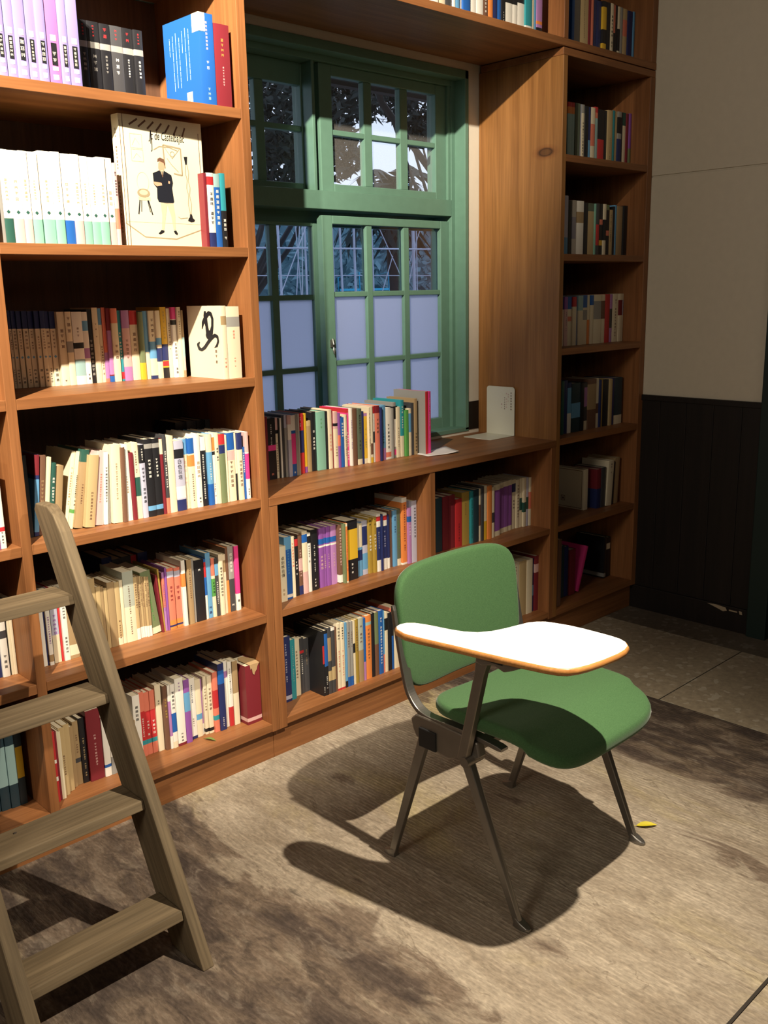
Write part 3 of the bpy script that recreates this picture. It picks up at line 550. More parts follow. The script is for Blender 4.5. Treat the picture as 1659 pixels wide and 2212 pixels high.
TABLE = '''@S1 1.828 0.15
-641 21.5 30 167 U =K.20-.42 =W.06-.11 =W.15-.19 :C.22-.41 =C.44-.50
-619 23.2 30 172 U =K.20-.42 =W.06-.11 =W.15-.19 :C.22-.41 =C.44-.50
-596 26 30 178 U =K.20-.42 =W.06-.11 =W.15-.19 :C.22-.41 =C.44-.50
-570 23.6 30 184 U =K.20-.42 =W.06-.11 =W.15-.19 :C.22-.41 =C.44-.50
-547 22.9 30 190 U =K.20-.42 =W.06-.11 =W.15-.19 :C.22-.41 =C.44-.50
-524 30.6 30 196 u =K.20-.42 =W.06-.11 =W.15-.19 :C.22-.41 =C.44-.50
-493 20.3 30 202 U =K.20-.42 =W.06-.11 =W.15-.19 :C.22-.41 =C.44-.50
-473 28.9 30 208 U =K.20-.42 =W.06-.11 =W.15-.19 :C.22-.41 =C.44-.50
@S1b 1.828 0.13
-398 21 120 174 K G.66-.74 :G.35-.6 :R.8-.96
-377 31.1 120 174 K G.66-.74 :G.35-.6 :R.8-.96
-345 27.1 120 173 K G.66-.74 :G.35-.6 :R.8-.96
-318 34.8 120 174 D G.66-.74 :W.35-.6 :R.8-.96
-283 28.1 120 174 K G.66-.74 :W.35-.6 :R.8-.96
-255 25.4 120 173 K G.66-.74 :W.35-.6 :R.8-.96
@S1c 1.828 0.16
-134 43.4 12 212 B :q.05-.2 :W.32-.5 :p.6-.92
-90 46.4 12 194 M :k.6-.9 :p.25-.5
@S2 1.484 0.15
-687 25.4 30 197 G :K.8-.95
-662 21.2 30 198 X d0-.27 *d.34 :T.45-.7
-641 24 30 197 X p0-.27 *d.34 :T.45-.7
-617 19.7 30 198 X p0-.27 *d.34 :T.45-.7
-597 24.4 30 198 X m0-.27 *d.34 :T.45-.7
-570 27.4 30 202 X m0-.27 *d.34 :T.45-.7
-542 21.4 30 202 X m0-.27 *d.34 :T.45-.7
-521 26.3 30 200 X B0-.27 *d.34 :T.45-.7
-495 21.6 30 200 X p0-.27 *d.34 :T.45-.7
-473 21.9 30 198 X m0-.27 *d.34 :T.45-.7
-451 21.4 30 197 X m0-.27 *d.34 :T.45-.7
-430 22 30 199 X m0-.27 *d.34 :T.45-.7
-408 19.8 30 199 X p0-.27 *d.34 :T.45-.7
-388 9.2 30 189 p r.2-.45 :K.6-.9
@S2b 1.484 0.14
-130 9.6 35 184 M
-120 19.5 35 185 W N0-.2 R.84-.95 :K.3-.75
-101 19.7 35 184 B q.82-1 :W.3-.8
-81 14.9 35 186 t K0-.5 :W.1-.4
@S3 1.142 0.13
-578 7.4 268 193 C N.77-1 *b.40 :n.5-.75 :K.05-.25
-571 11.2 266 193 C N.77-1 *b.40 :n.5-.75 :K.05-.25
-560 12.3 262 192 C N.77-1 *b.40 :n.5-.75 :K.05-.25
-547 14.3 258 192 C N.77-1 *b.40 :n.5-.75 :K.05-.25
-533 13.2 254 191 C N.77-1 *b.40 :n.5-.75 :K.05-.25
-520 12.9 250 191 C N.77-1 *b.40 :n.5-.75 :K.05-.25
-507 12.2 246 191 C N.77-1 *b.40 :n.5-.75 :K.05-.25
-495 11.9 243 190 C N.77-1 *b.40 :n.5-.75 :K.05-.25
-483 14.7 238 189 C N.77-1 *b.40 :n.5-.75 :K.05-.25
-468 20.3 230 187 C :n.5-.85 :K.03-.1
-448 16.9 223 187 C G.45-.6 :n.7-.95
-431 28.2 223 186 W q.12-.35 K.5-.58 :n.6-.8
-403 16.3 228 185 W b.74-.88 v.36-.5 :K.05-.15
-386 14.9 230 191 K :G.1-.6
-372 16.4 230 195 C :n.6-.8
-355 10.2 227 193 C b.78-1 :n.1-.5
-345 10.2 225 195 r v.05-.4
-335 11.1 223 193 M v.1-.7 B0-.08
-324 18.3 220 192 C r.8-1 :n.3-.6
-305 11.3 219 186 t R.03-.13 :W.3-.7
-294 22.8 217 186 v p.2-.75 :n.3-.6
-271 23.1 214 185 C R.8-1 :n.4-.7
-248 13.6 211 181 e Y0-.25
-234 15.1 209 183 C b.4-1
-219 19.3 206 183 C b.3-.55 N0-.05 :n.6-.9
-200 13.9 203 183 C N.25-.45 b.5-.6
-186 18.4 200 192 Y N.25-.48 R.17-.24 K0-.15 :k.55-.95
-168 11.9 196 188 C :n.4-.8
-156 12.7 191 191 W P.83-1 K.75-.82 :K.05-.5
-143 11.5 186 191 C :n.6-.95
-132 6.8 179 182 T q.3-.6 p.1-.3
@S3b 1.142 0.17
-112 18.3 22 193 C !T.74-.86 :r.15-.3
-94 42.6 22 190 C !G.72-.86 :r.55-.68 :r.15-.3
@S4a 0.802 0.13
-673 20.1 70 200 K
-652 12.2 70 198 N b.05-.7 M.75-1 /6
-640 13.5 70 195 n :T.2-.7 /7
-627 10.3 70 189 C /8
-616 11.2 70 174 d :W.1-.8 /8
-605 21.8 70 164 T /8
@S4 0.802 0.14
-569 11 90 194 C :T.3-.8 /12
-558 7.4 80 194 C g.2-.25 :K.3-.7 /12
-551 21.4 63 197 T d.84-1 :n.3-.6 /11
-530 26.3 51 181 H :n.1-.5 /9
-503 25.8 53 187 p :r.3-.7 /8
-477 10.9 55 184 W :K.3-.8 /5
-467 10.5 56 175 G /3
-456 27.1 49 200 C :T.3-.8 /3
-429 10.8 42 192 n /2
-418 18.8 44 196 W :T.3-.6
-399 11.3 45 175 M
-388 18 45 198 C d.3-.55 :n.6-.9
-370 14.7 44 192 L K.75-1 :K.2-.7 :W.78-.95
-355 23.2 43 204 K G.88-.94 b.08-.14 :W.5-.75
-332 22.4 42 203 K G.88-.94 b.08-.14 :W.5-.75
-310 8.4 41 200 M C.8-1
-301 10.3 40 210 D r0-.2 :W.3-.8
-291 22.7 41 204 C
-268 29.4 46 189 L K.75-.88 W.18-.35 N0-.16 "白色巨塔.45-.74
-239 14.8 49 190 C b.78-1 :p.35-.7
-224 18 48 191 C B.78-1 O.6-.76 :n.1-.5
-206 17.7 46 200 W :T.4-.7 :K.05-.15
-189 20.3 44 191 K W.8-1 :W.1-.75
-168 16 43 196 b C.75-1 B0-.3 :W.35-.6
-152 11 42 195 W O.76-.95 K.7-.75 :n.1-.3
-141 11.1 41 196 C :K.6-.8
-130 18.3 39 192 e R.85-1 N.72-.84
-112 6.1 38 188 C
-106 25.7 37 192 C B.75-1 p.6-.74 :n.2-.6
-80 6.2 36 190 K C.4-1
-74 15.6 35 190 C N.75-1 :n.2-.6
-58 9.4 33 148 B :W.5-.9
-49 11.1 32 189 W P.3-.68 p.7-1 :K.05-.2
@S5a 0.46 0.13
-654 12.2 95 148 W
-642 4.1 95 144 N
-638 11.5 95 147 W :V.3-.7 T.05-.15
-626 2.9 95 142 K
-624 20.3 95 145 L C0-.4 :V.4-.7
-603 6.3 95 144 R
-597 15.1 95 146 W :K.6-.95 :K.1-.35
-582 26.4 95 118 T C.05-.2
-555 15.1 95 154 n
-540 19.5 95 195 H
-521 22 95 199 H :n.3-.7
-499 13.3 95 174 H n0-.2
-486 8.9 95 171 T
-477 9.9 95 165 H
-467 20.8 95 178 T
-446 14.6 95 174 H C0-.12 :n.1-.4
-431 10.1 95 176 C
-421 31.6 95 196 C Q.5-1 :n.1-.8
-390 10.3 95 175 H W0-.18 :n.5-.9
-379 8.5 95 174 T W0-.18 :n.5-.9
-371 6.2 95 173 H W0-.18 :n.5-.9
-365 6.2 95 171 T W0-.18 :n.5-.9
-359 6.7 95 170 H W0-.18 :n.5-.9
-352 7.7 95 168 T W0-.18 :n.5-.9
-344 30.9 95 182 e C0-.1 :g.2-.7 /-7
-313 5.9 95 167 M /-4
-307 5.9 95 181 k /-3
-302 7.9 95 168 v r.4-.9 :V.3-.8
-294 6.4 95 180 V
-287 21.3 95 176 r O0-.15 N.04-.07 :M.45-.72 L.85-.95
-263 19.6 95 172 r O0-.15 N.04-.07 :M.45-.72 L.85-.95
-243 12.7 95 190 W O.6-.8
-231 6.1 95 188 K
-225 15.9 95 188 T :n.4-.9
-209 9.8 95 187 G
-199 31.2 95 180 K :W.8-.95
-168 7.4 95 178 B R.7-.95 W0-.4
-160 16.4 95 193 b :N.05-.2
-144 11.7 95 176 C g.35-.65 r.7-1 :K.4-.6
-132 12.3 95 173 D b.7-.9 :W.2-.6
-120 14.5 95 182 C :K.3-.8
-106 13.6 95 178 C T.7-.9
-92 9.3 95 195 O n.5-1
-83 19.8 95 197 D G.5-1 :W.6-.9 :W.05-.15
-63 15 95 195 W P.26-1 :K.1-.2
@S6 0.118 0.13
-683 11.9 40 193 R W.3-.36 W.55-.6
-671 7.3 42 189 M
-664 11.1 44 185 C
-653 16.2 52 187 H :n.3-.6
-637 19 66 186 H
-618 14.3 80 166 T
-603 16.4 85 178 T D.35-.42 :n.5-.8
-587 17.1 78 183 K :H.1-.7
-570 40.4 67 199 M :p.2-.7
-530 18.9 63 140 W B.15-.2
-511 15.7 66 128 W G0-.3
-495 36.5 72 132 D
-458 33.5 81 122 T
-425 22.3 89 189 W :K.6-.85
-403 15.9 94 191 r R.2-.7 t.18-.25 :W.3-.6
-387 17 97 185 r R.2-.7 t.18-.25 :W.3-.6
-370 16 95 186 r R.2-.7 t.18-.25 :W.3-.6
-354 18.5 88 198 C :K.7-.85
-335 13 83 192 n :k.5-.8
-322 8.4 81 191 W v.2-.75
-314 14.7 79 191 W B.25-.55 C0-.1 :K.6-.9
-299 26.9 76 203 W M0-.04 :K.05-.2 :V.8-.95
-272 19.3 77 192 V b.5-.8
-253 24 83 186 W N0-.05 :N.6-.9 :n.2-.35
-229 19.1 89 176 C b.3-.4
-210 6.8 89 171 v W0-.2
-203 11.7 85 179 C K.04-.1 :n.4-.8
-191 15.6 80 177 C K.04-.1 :n.4-.8
-176 16.9 74 186 r R.4-.7 t.2-.28
-159 21.8 74 207 N B.7-.9 :W.05-.2
-137 15.4 78 206 W v.75-.85
-122 14.6 80 202 W R0-.3 :K.5-.9
-107 19.1 76 200 C T.5-1
@S6b 0.118 0.16
-82 52.6 45 185 M p.05-.11
@C 0.8 0.14
152 11.3 209 199 M
163 36.1 216 192 K P.47-.56 :W.56-.9 :r.05-.12
199 11.2 220 190 C p.78-1 K.74-.8 :n.1-.6
210 4.2 217 188 K
215 6.7 215 188 W
221 9.5 213 195 D
231 9 210 195 G L.8-1
240 13.8 209 195 W L0-.6 p.85-1
254 17.6 207 193 B P.2-.7 W.75-1 :W.03-.15
271 16 208 195 G
287 26.9 215 193 R N.35-.72 :W.78-.95
314 15.6 222 191 Y V0-.1
330 19.1 224 166 T H.9-1
349 20.6 223 192 K :W.3-.7
370 34.2 220 190 m :g.7-.9
404 9.4 215 190 K
413 14.8 213 194 C :r.3-.6
428 5.4 211 190 M
433 16.1 209 185 C p.7-1 K.75-.8 :n.2-.4
449 9.9 206 180 V r.4-.6
459 14 205 165 B :W.6-.9
473 10 204 173 C :n.2-.6
483 12.8 203 191 P R.93-1 :W.1-.6
496 8.3 202 192 W :V.3-.8
504 20.7 200 189 n
525 19.9 198 187 E C0-.1 :K.25-.45 :K.55-.9
545 9.5 196 177 N
555 15.1 194 170 Y v.94-1 C0-.1 :e.3-.7
570 8.2 193 188 C :n.3-.9
578 11.5 191 189 C n.15-.35 Y0-.1
589 12.4 190 190 W R.87-1 D.35-.55
602 22 191 190 r M.87-1 :n.5-.85
624 7.8 192 183 N
632 24.2 194 188 b v0-.22 :K.3-.5
656 26.3 197 177 W :K.2-.7 r.04-.14
682 11.6 199 173 G
694 15.9 199 192 G K.7-.93 W.2-.7 P.05-.15
709 19 197 175 C :n.2-.6
728 17.1 196 197 t C0-.37 :W.5-.9
746 15.7 194 161 g
761 13.9 193 165 C b.5-.9
775 15.3 191 183 D
790 15 189 197 T :K.05-.4
@Cb 0.8 0.155
818 14.3 165 221 G !R0-1
832 14.4 165 220 P :p.2-.9
@C1 0.459 0.13
70 27.7 60 172 C "卓別林自傳.45-.82 :T.1-.25
98 26.8 66 195 B b.8-1 W.03-.08 :b.4-.8
125 13.5 70 192 C :r.5-.9
138 17.7 72 186 K R.85-.97 :W.35-.6
156 16.4 72 192 n N0-.15 p.4-.6 :p.3-.8
172 20.9 71 198 C p0-.35 B.82-.95
193 15.3 73 188 W K.83-.95 :K.5-.8
209 27.8 79 195 K :W.3-.75 :W.05-.2
236 9.4 85 193 M
246 19.5 85 192 V B.73-.82 W.68-.71 :p.3-.55
265 10.1 83 193 V B.73-.82 W.68-.71 :p.3-.55
275 17.6 81 192 V B.73-.82 W.68-.71 :p.3-.55
293 23 78 192 v B.73-.82 W.68-.71 :p.3-.55
316 13.6 72 193 n :p.3-.95 W.02-.15
329 9.9 64 195 e
339 7.3 59 195 O C.95-1 C0-.03 :R.2-.9
347 51.7 71 198 K Y.35-.85 :W.1-.3
398 9.6 85 185 T
408 22.2 84 177 b C.55-1 N.3-.5
430 24.9 83 181 L N.55-.9 b.1-.4
455 17.6 81 187 y :W.4-.7 :K.85-.98
473 15 79 188 y :W.4-.7 :K.85-.98
488 18.3 77 195 W N.2-.78 R.88-.96 :L.4-.7
506 9.4 77 192 N
515 23.6 78 192 W N.2-.78 R.88-.96 :L.4-.7
539 10.9 79 184 N W0-.2
550 15.8 80 196 n
566 18.8 81 193 b :N.6-.9
584 17.8 79 195 E C0-.12 :g.3-.8
602 23.7 74 232 O W.93-1 W0-.03 :M.2-.9
626 16.3 70 194 v B.75-.85 :W.5-.7
642 30.6 66 215 L :K.4-.9
@C2 0.12 0.14
80 38.1 82 215 N :L.3-.9 L.04-.1
118 20.7 91 198 t :q.3-.9
139 26.7 96 191 C :n.3-.8
166 19.4 101 186 D R.73-.78 :W.35-.7
185 22.5 104 180 D :T.5-.8
208 24 108 176 D :k.6-.9
@C2b 0.12 0.14
205 7.9 35 216 K !R.5-.78 :W.05-.15
213 14.4 35 217 K B.45-.95 :W.1-.3
227 14.5 35 222 D H.2-.35 T.5-.85
242 15.7 35 220 D H.2-.4 W.95-1
257 7.4 35 217 n
265 16.6 35 225 C R0-.03 :K.75-.95 :r.2-.6
281 17.1 35 222 C R0-.03 :K.75-.95 :r.2-.6
299 9.7 35 220 b K0-.1
308 13.6 35 220 G B0-.15 :n.6-.85
322 12.1 35 218 G B0-.15 :n.6-.85
334 9.5 35 217 C K.5-.65
343 14.5 35 219 y :n.5-.9
358 22 35 219 Q T0-.5 :n.6-.9
380 9.7 35 215 B v0-.3
390 25.4 35 219 O q.85-.9 :n.3-.8
415 14.6 35 222 K
430 17.9 35 221 n e.5-1
448 21.6 35 222 B :W.1-.9
469 5.6 35 218 b r0-.3
475 15 35 210 C K.7-.9
490 18.3 35 204 K
508 9.4 35 199 B K.6-1
518 26.9 35 212 C r.75-1
@E1 0.459 0.13
791 33.1 94 195 F
824 31.7 94 196 M
856 33 93 196 M
889 33.6 91 177 R :M.1-.5
922 41.1 87 196 k :n.5-.8
964 16.4 84 195 t :d.1-.9
980 30.4 83 198 F
1010 10.8 81 197 C n.3-.7
1021 13.9 81 204 D
1035 18.9 81 204 C Y0-.35
1054 24.1 80 201 O
1078 16.8 80 193 C D.3-.5
1095 38.4 85 196 C V.1-.9
1133 36.2 93 195 C V.1-.9
1169 31.6 100 197 C V.1-.9
1201 27 106 197 C V.1-.9
1228 27.5 107 194 C N.75-.92 :K.4-.6
1255 21.2 103 191 C :n.2-.9
1277 14.8 100 193 C d.35-.6
1291 17.7 98 194 C d.3-.5
1309 14 95 193 L d.35-.6
1323 16 92 192 C r.35-.7
@E2 0.12 0.14
1170 46.9 55 221 C :n.4-.95
1217 43.2 55 222 H
1260 35.9 55 220 C
1296 15.5 55 215 N b.3-.5
1311 29 55 225 M p.7-.85
@R6 0.459 0.155
1679 30 85 172 C
@R6b 0.459 0.14
1740 30.7 60 167 M N0-.5
1770 32.4 60 170 D
1803 40.4 60 192 C :n.7-.95 /4
1843 21.1 60 181 K /3
1864 35.5 60 197 T /3
@R7 0.12 0.15
1415 23.6 20 277 n
@R7b 0.12 0.14
1513 22.4 70 222 F
1535 29 70 213 N
1564 42.5 70 194 M
@R7c 0.12 0.13
1616 19.9 70 195 P /19
@R7d 0.12 0.15
1863 17.9 100 186 K G.03-.12
1881 37.6 100 178 K C.7-.85
1919 42.5 100 196 K
1961 55.8 100 186 D
@FL4 0.802 0.14
-768 11.2 15 203 V W.3-.8
-757 15.3 15 204 W R.2-.25 :N.6-.95 :K.05-.2
@FL5 0.46 0.14
-769 16.5 105 150 N
-753 18.1 105 147 W :K.1-.3 D.5-.6
-735 3.5 105 144 K
-731 6.6 105 144 C
-725 7.6 105 143 C
@FL6 0.118 0.14
-825 26.5 95 206 F q.3-.8
-798 24.1 95 200 F q.3-.8
-774 23.7 95 193 F q.3-.8
-751 18.2 95 187 F Y.35-.75
@T 2.206 0.14
726 26.8 30 124 W
753 34 30 134 C
787 29.7 30 141 D
816 11.8 30 145 W
828 21.1 30 148 b
849 16.3 30 156 W
865 33.7 30 161 B
899 32.7 30 172 W
932 33.2 30 178 W
965 26.2 30 184 n :W.1-.5
991 24.2 30 190 O
1015 25.2 30 195 N
1041 17.7 30 199 B
1058 18.7 30 202 K :W.05-.2
1077 39.4 30 208 W K.35-.55
1116 26.3 30 215 W K.35-.5
1143 36.4 30 226 W K.4-.7
1179 34.5 30 233 t W0-.08
1214 14.9 30 238 C
1229 12.5 30 241 b
1241 31.2 30 245 v K0-.1 O.15-.2
@XR1 2.206 0.13
1512 16.8 80 188 B
1529 36.8 80 198 G
1566 51.8 80 204 H :n.2-.9
1618 15.6 80 202 M
1633 17.6 80 205 r
1651 25.6 80 194 N
1677 29.9 80 191 N p0-.1
1707 26.2 80 193 K Y0-.25 Y.5-.9
1733 25.4 80 193 K
1758 21.6 80 194 C :K.2-.8
1780 18.6 80 193 r K0-.5
1798 18.7 80 196 K
1817 16.8 80 194 C K.2-.6
1834 19 80 194 G
1853 29.8 80 193 H r.5-.8
1883 33.4 80 190 N
1916 23.9 80 192 b W0-.1
1940 34.1 80 200 F
@XR2 1.828 0.13
1504 25.1 80 199 q R.92-1 O.8-.92
1529 22.3 80 200 q R.92-1 O.8-.92
1551 32.8 80 200 E
1584 10.3 80 200 L
1594 19.7 80 200 C G.85-1 :K.1-.7
1614 19.4 80 196 K
1634 18.5 80 195 N b0-.4
1652 27.7 80 196 C r.3-.7
1680 23.1 80 201 q R.9-1 r.8-.9
1703 41.8 80 195 K R0-.45
1745 18.1 80 194 K
1763 33.3 80 198 H :e.1-.5
1796 19.6 80 200 t
1816 21.4 80 200 H
1837 27.9 80 201 G N0-.5 K.6-.9
1865 6.3 80 200 K
1871 27.6 80 201 C d.76-1
1899 16.2 80 199 M
1915 28.1 80 201 V e0-.35
1943 21.2 80 205 H :r.1-.8
@XR3 1.484 0.14
1502 26.6 85 216 L b0-.3
1528 25.9 85 199 K
1554 25.1 85 202 W L.3-.7
1579 51.3 85 201 W T.6-.8
1631 28.5 85 197 K
1659 44.6 85 196 H E.85-1
1704 9.9 85 196 m
1714 17.7 85 197 D R.2-.6
1731 27.8 85 197 K Y.2-.3 r.6-.7
1759 20.8 85 197 C K.3-.7
1780 27.2 85 195 K r.4-.5 e.9-1
1807 28.6 85 178 H :K.3-.9
1836 11.5 85 191 K
1847 15.6 85 197 b
1863 40.9 85 194 T
1904 28.4 85 197 K
1932 25.1 85 197 D
@XR4 1.142 0.13
1498 17.5 85 186 C N.75-1
1516 22.1 85 187 p V.75-1 :K.3-.7
1538 27.8 85 187 C B.75-1 r.5-.6
1566 25.8 85 186 C R.8-1
1592 13.6 85 187 B
1605 33.1 85 190 C q.7-1
1638 35.8 85 191 C B.75-1 G.5-.7
1674 15.7 85 191 O C.5-1
1690 20.5 85 190 C B.8-1
1710 52.3 85 192 C G.5-.87
1763 33.8 85 192 C n.5-.87
1796 34.2 85 193 R
1831 19.1 85 192 v D.3-.7
1850 41.7 85 193 C :n.1-.9
1891 29.6 85 193 C M.55-.87
1921 27.4 85 193 C L.55-.87
1948 27 85 192 Y C.3-1
@XR5 0.8 0.14
1476 19.4 65 211 d
1495 29.1 65 211 N
1524 25.4 65 201 N b.4-.9 W0-.4
1550 59 65 196 F b.3-.6
1609 23.2 65 193 K
1632 30.5 65 192 D v.5-.9 C0-.2
1662 55.4 65 204 n T.4-.9
1718 24.8 65 203 C n.3-.5
1742 14.6 65 196 N
1757 11 65 197 k
1768 44.4 65 193 K
1812 22.4 65 194 H
1835 15.1 65 196 N
1850 63.6 65 195 F C0-.2
@S4r 0.802 0.12
-144 38.4 235 209 K
-105 33.5 235 208 D
-72 28.3 235 208 K
-43 31.6 235 207 D
@S5r 0.46 0.12
-400 31 245 201 N
-369 31.5 245 191 D
-337 29.3 245 191 D
-308 17.8 245 189 R
-290 31.1 245 194 N'''
ROWS = dict(
 S1=('tall bookcase left of window, top visible shelf', 'top', 'books on the left bookcase upper shelf'), S2=('left bookcase shelf with the large album', '', 'books on the left bookcase second shelf'),
 S3=('left bookcase third shelf down', '', 'books on the left bookcase third shelf'), S4=('left bookcase shelf behind the ladder top', '', 'books on the left bookcase fourth shelf'),
 S5=('left bookcase shelf second from bottom', '', 'books on the left bookcase fifth shelf'), S6=('left bookcase bottom shelf', '', 'books on the left bookcase bottom shelf'),
 S4r=('second row behind the shelf at ladder top', '', 'books in the hidden second row'), S5r=('hidden second row, shelf second from bottom', '', 'books in the hidden second row'),
 C=('window sill', '', 'books standing on the window sill'), C1=('upper left shelf under the sill', '', 'books under the sill, upper left'), C2=('lower left shelf under the sill', '', 'books under the sill, lower left'),
 E1=('upper right shelf under the sill', '', 'books under the sill, upper right'), E2=('lower right shelf under the sill', '', 'books under the sill, lower right'),
 R6=('right bookcase shelf second from bottom', '', 'books in the right bookcase'), R7=('right bookcase bottom shelf', '', 'books in the right bookcase'),
 FL4=('far-left bay level with ladder top', '', 'books in the far-left bay'), FL5=('far-left bay behind the third ladder rung', '', 'books in the far-left bay'), FL6=('far-left bay bottom shelf', '', 'books in the far-left bay'),
 T=('shelf above the window', '', 'books above the window'))
def rowkey(k):
    for q in sorted(ROWS, key=len, reverse=True):
        if k.startswith(q): return q
    return None
cnt = {}; cur = None; seed = 100; stuff = MB(); smats = []
fix_h = {'S1': .212, 'FL5': .198, 'T': .20, 'FL6': .21}
NAMEW = {'album': 1}
items = []
for ln in TABLE.split('\n'):
    if ln[0] == '@': k, z, d = ln[1:].split(); cur = (k, float(z), float(d)); continue
    x, w, y, h, spec = ln.split(' ', 4); items.append((cur, float(x)/1000, float(w)/1000, float(y)/1000, float(h)/1000, spec))
for (k, z, d), x, w, y, h, spec in items:
    seed += 1; rnd = random.Random(seed); lean = 0
    for tkn in spec.split():
        if tkn[0] == '/': lean = float(tkn[1:])
    gap = .0004; w -= gap*2; x += gap; dd = min(d*rnd.uniform(.93, 1.03), .376-y); yj = 0 if k in ('R6', 'Cb', 'C2b', 'S3b', 'S6b', 'S1c') else rnd.uniform(-.004, .004)
    if k[0] == 'X':
        if x > 1.925: continue
        w = min(w, 1.929-x)
        c, mats, pg, tx, tm, fonts = make_book(w, dd, h, spec, rnd)
        for src, mm in ((c, [BM[q] for q in mats]), (pg, [PAGES]), (tx, [BM[q] for q in tm])):
            idx = []
            for q in mm:
                if q not in smats: smats.append(q)
                idx.append(smats.index(q))
            n0 = len(stuff.v); stuff.v += [(a+x, b+y+yj, c_+z+.0003) for a, b, c_ in src.v]
            stuff.f += [tuple(i+n0 for i in f) for f in src.f]; stuff.m += [idx[q] for q in src.m]; stuff.sm += src.sm
        continue
    rk = rowkey(k)
    if rk == 'T' and x > 1.33: continue
    if k == 'R7d' and x > 1.90: continue
    if k.startswith('R') and x+w > 1.929: w = 1.929-x
    h = max(h, fix_h.get(k, 0)) if k != 'S1' else .212
    if rk == 'T': h = .2
    if k in ('S5a',) and x < -.50: h = max(h, .185)
    if k == 'S6' and x < -.50: h = max(h, .17)
    if k == 'T' or k == 'S1': pass
    cnt[rk] = cnt.get(rk, 0)+1
    r = place(w, dd, h, spec, x, y+yj, z+.0003, 'book', lean, seed)
    tk = spec.split(); feat = ''
    bd = [q.lstrip('!') for q in tk[1:] if q[0] not in ':/"*=' and q[0] != '!' and CN[q[0]] != CN[tk[0]]]; big = sorted(bd, key=lambda q: -(float(q[1:].split('-')[1])-float(q[1:].split('-')[0])))
    if big:
        a, b = map(float, big[0][1:].split('-')); feat = ' '+CN[big[0][0]]+(' foot' if a < .03 else ' head' if b > .97 else ' band')
    elif any(q[0] == '=' for q in tk): feat = ' black title panel'
    elif any(q[0] == ':' for q in tk[1:]): q = [q for q in tk[1:] if q[0] == ':'][0]; feat = ' '+CN[q[1]]+' lettering'
    th = 'thick ' if w > .032 else 'thin ' if w < .010 else ''
    lbl = '%s%s book%s, %s from left, %s' % (th, CN[tk[0]], ' with'+feat if feat else (', leaning' if abs(lean) > 2 else ', plain spine'), ordw(cnt[rk]), ROWS[rk][0])
    if len(lbl.split()) > 16: lbl = '%s book%s, %s from left, %s' % (CN[tk[0]], '', ordw(cnt[rk]), ROWS[rk][0])
    tag(r, lbl, 'book', ROWS[rk][2])
    if k == 'S1c' and tk[0] == 'B':
        lm = MB()
        lm.quad((-.0003, .03, h*.80), (-.0003, -.0003, h*.80), (-.0003, -.0003, h+.0003), (-.0003, .03, h+.0003)); lm.quad((-.0003, -.0003, h*.80), (w*.42, -.0006, h*.80), (w*.42, -.0006, h+.0003), (-.0003, -.0003, h+.0003))
        lm.build('paper_label', BM['C'], r)
        lm = MB()
        for i, (z0, z1) in enumerate(((.62, .82), (.22, .84), (.25, .86), (.24, .80), (.62, .86), (.30, .88), (.30, .86))):
            yy_ = .135-i*.0145; zz_ = z0*h
            while zz_ < z1*h:
                e = min(zz_+.012+.01*((i*7) % 3), z1*h); lm.quad((-.0004, yy_+.0012, zz_), (-.0004, yy_-.0012, zz_), (-.0004, yy_-.0012, e), (-.0004, yy_+.0012, e)); zz_ = e+.0016
        lm.build('cover_text', BM['q'], r)
        lm = MB(); lm.quad((-.0004, .068, .004), (-.0004, .043, .004), (-.0004, .043, .036), (-.0004, .068, .036)); lm.build('price_sticker', BM['W'], r)
        lm = MB()
        for i in range(7): lm.quad((-.0006, .064-i*.0028, .008), (-.0006, .0627-i*.0028, .008), (-.0006, .0627-i*.0028, .030), (-.0006, .064-i*.0028, .030))
        lm.build('barcode', BM['K'], r)
    if k == 'S6b':
        lm = MB(); e = .0006; lm.poly([(w*.28, .055, h+e), (w*.30, -.001, h+e), (w*.97, -.001, h+e), (w*1.06, .03, h+e*2), (w*.85, .07, h+e), (w*.55, .075, h+e)])
        lm.poly([(w*.30, -.0012, h+e), (w*.34, -.0016, h-.014), (w*.42, -.002, h-.010), (w*.47, -.0022, h-.028), (w*.58, -.002, h-.033), (w*.66, -.0016, h-.024), (w*.76, -.0016, h-.019), (w*.84, -.001, h-.008), (w*.97, -.001, h+e)][::-1])
        lm.build('torn_wrapper', flat('torn_brown_paper', (.42, .28, .14), .8), r)
    if k == 'R6':
        lm = MB()
        for y0, y1, z0, z1 in ((.010, .012, .006, h-.006), (.140, .142, .006, h-.006), (.010, .142, .006, .008), (.010, .142, h-.008, h-.006)): lm.quad((-.0003, y1, z0), (-.0003, y0, z0), (-.0003, y0, z1), (-.0003, y1, z1))
        for y0, y1, z0, z1 in ((.112, .114, .03, .052), (.094, .096, .03, .052), (.094, .114, .03, .032), (.094, .114, .05, .052), (.100, .108, .036, .045)): lm.quad((-.0003, y1, z0), (-.0003, y0, z0), (-.0003, y0, z1), (-.0003, y1, z1))
        lm.build('cover_border', BM['n'], r)
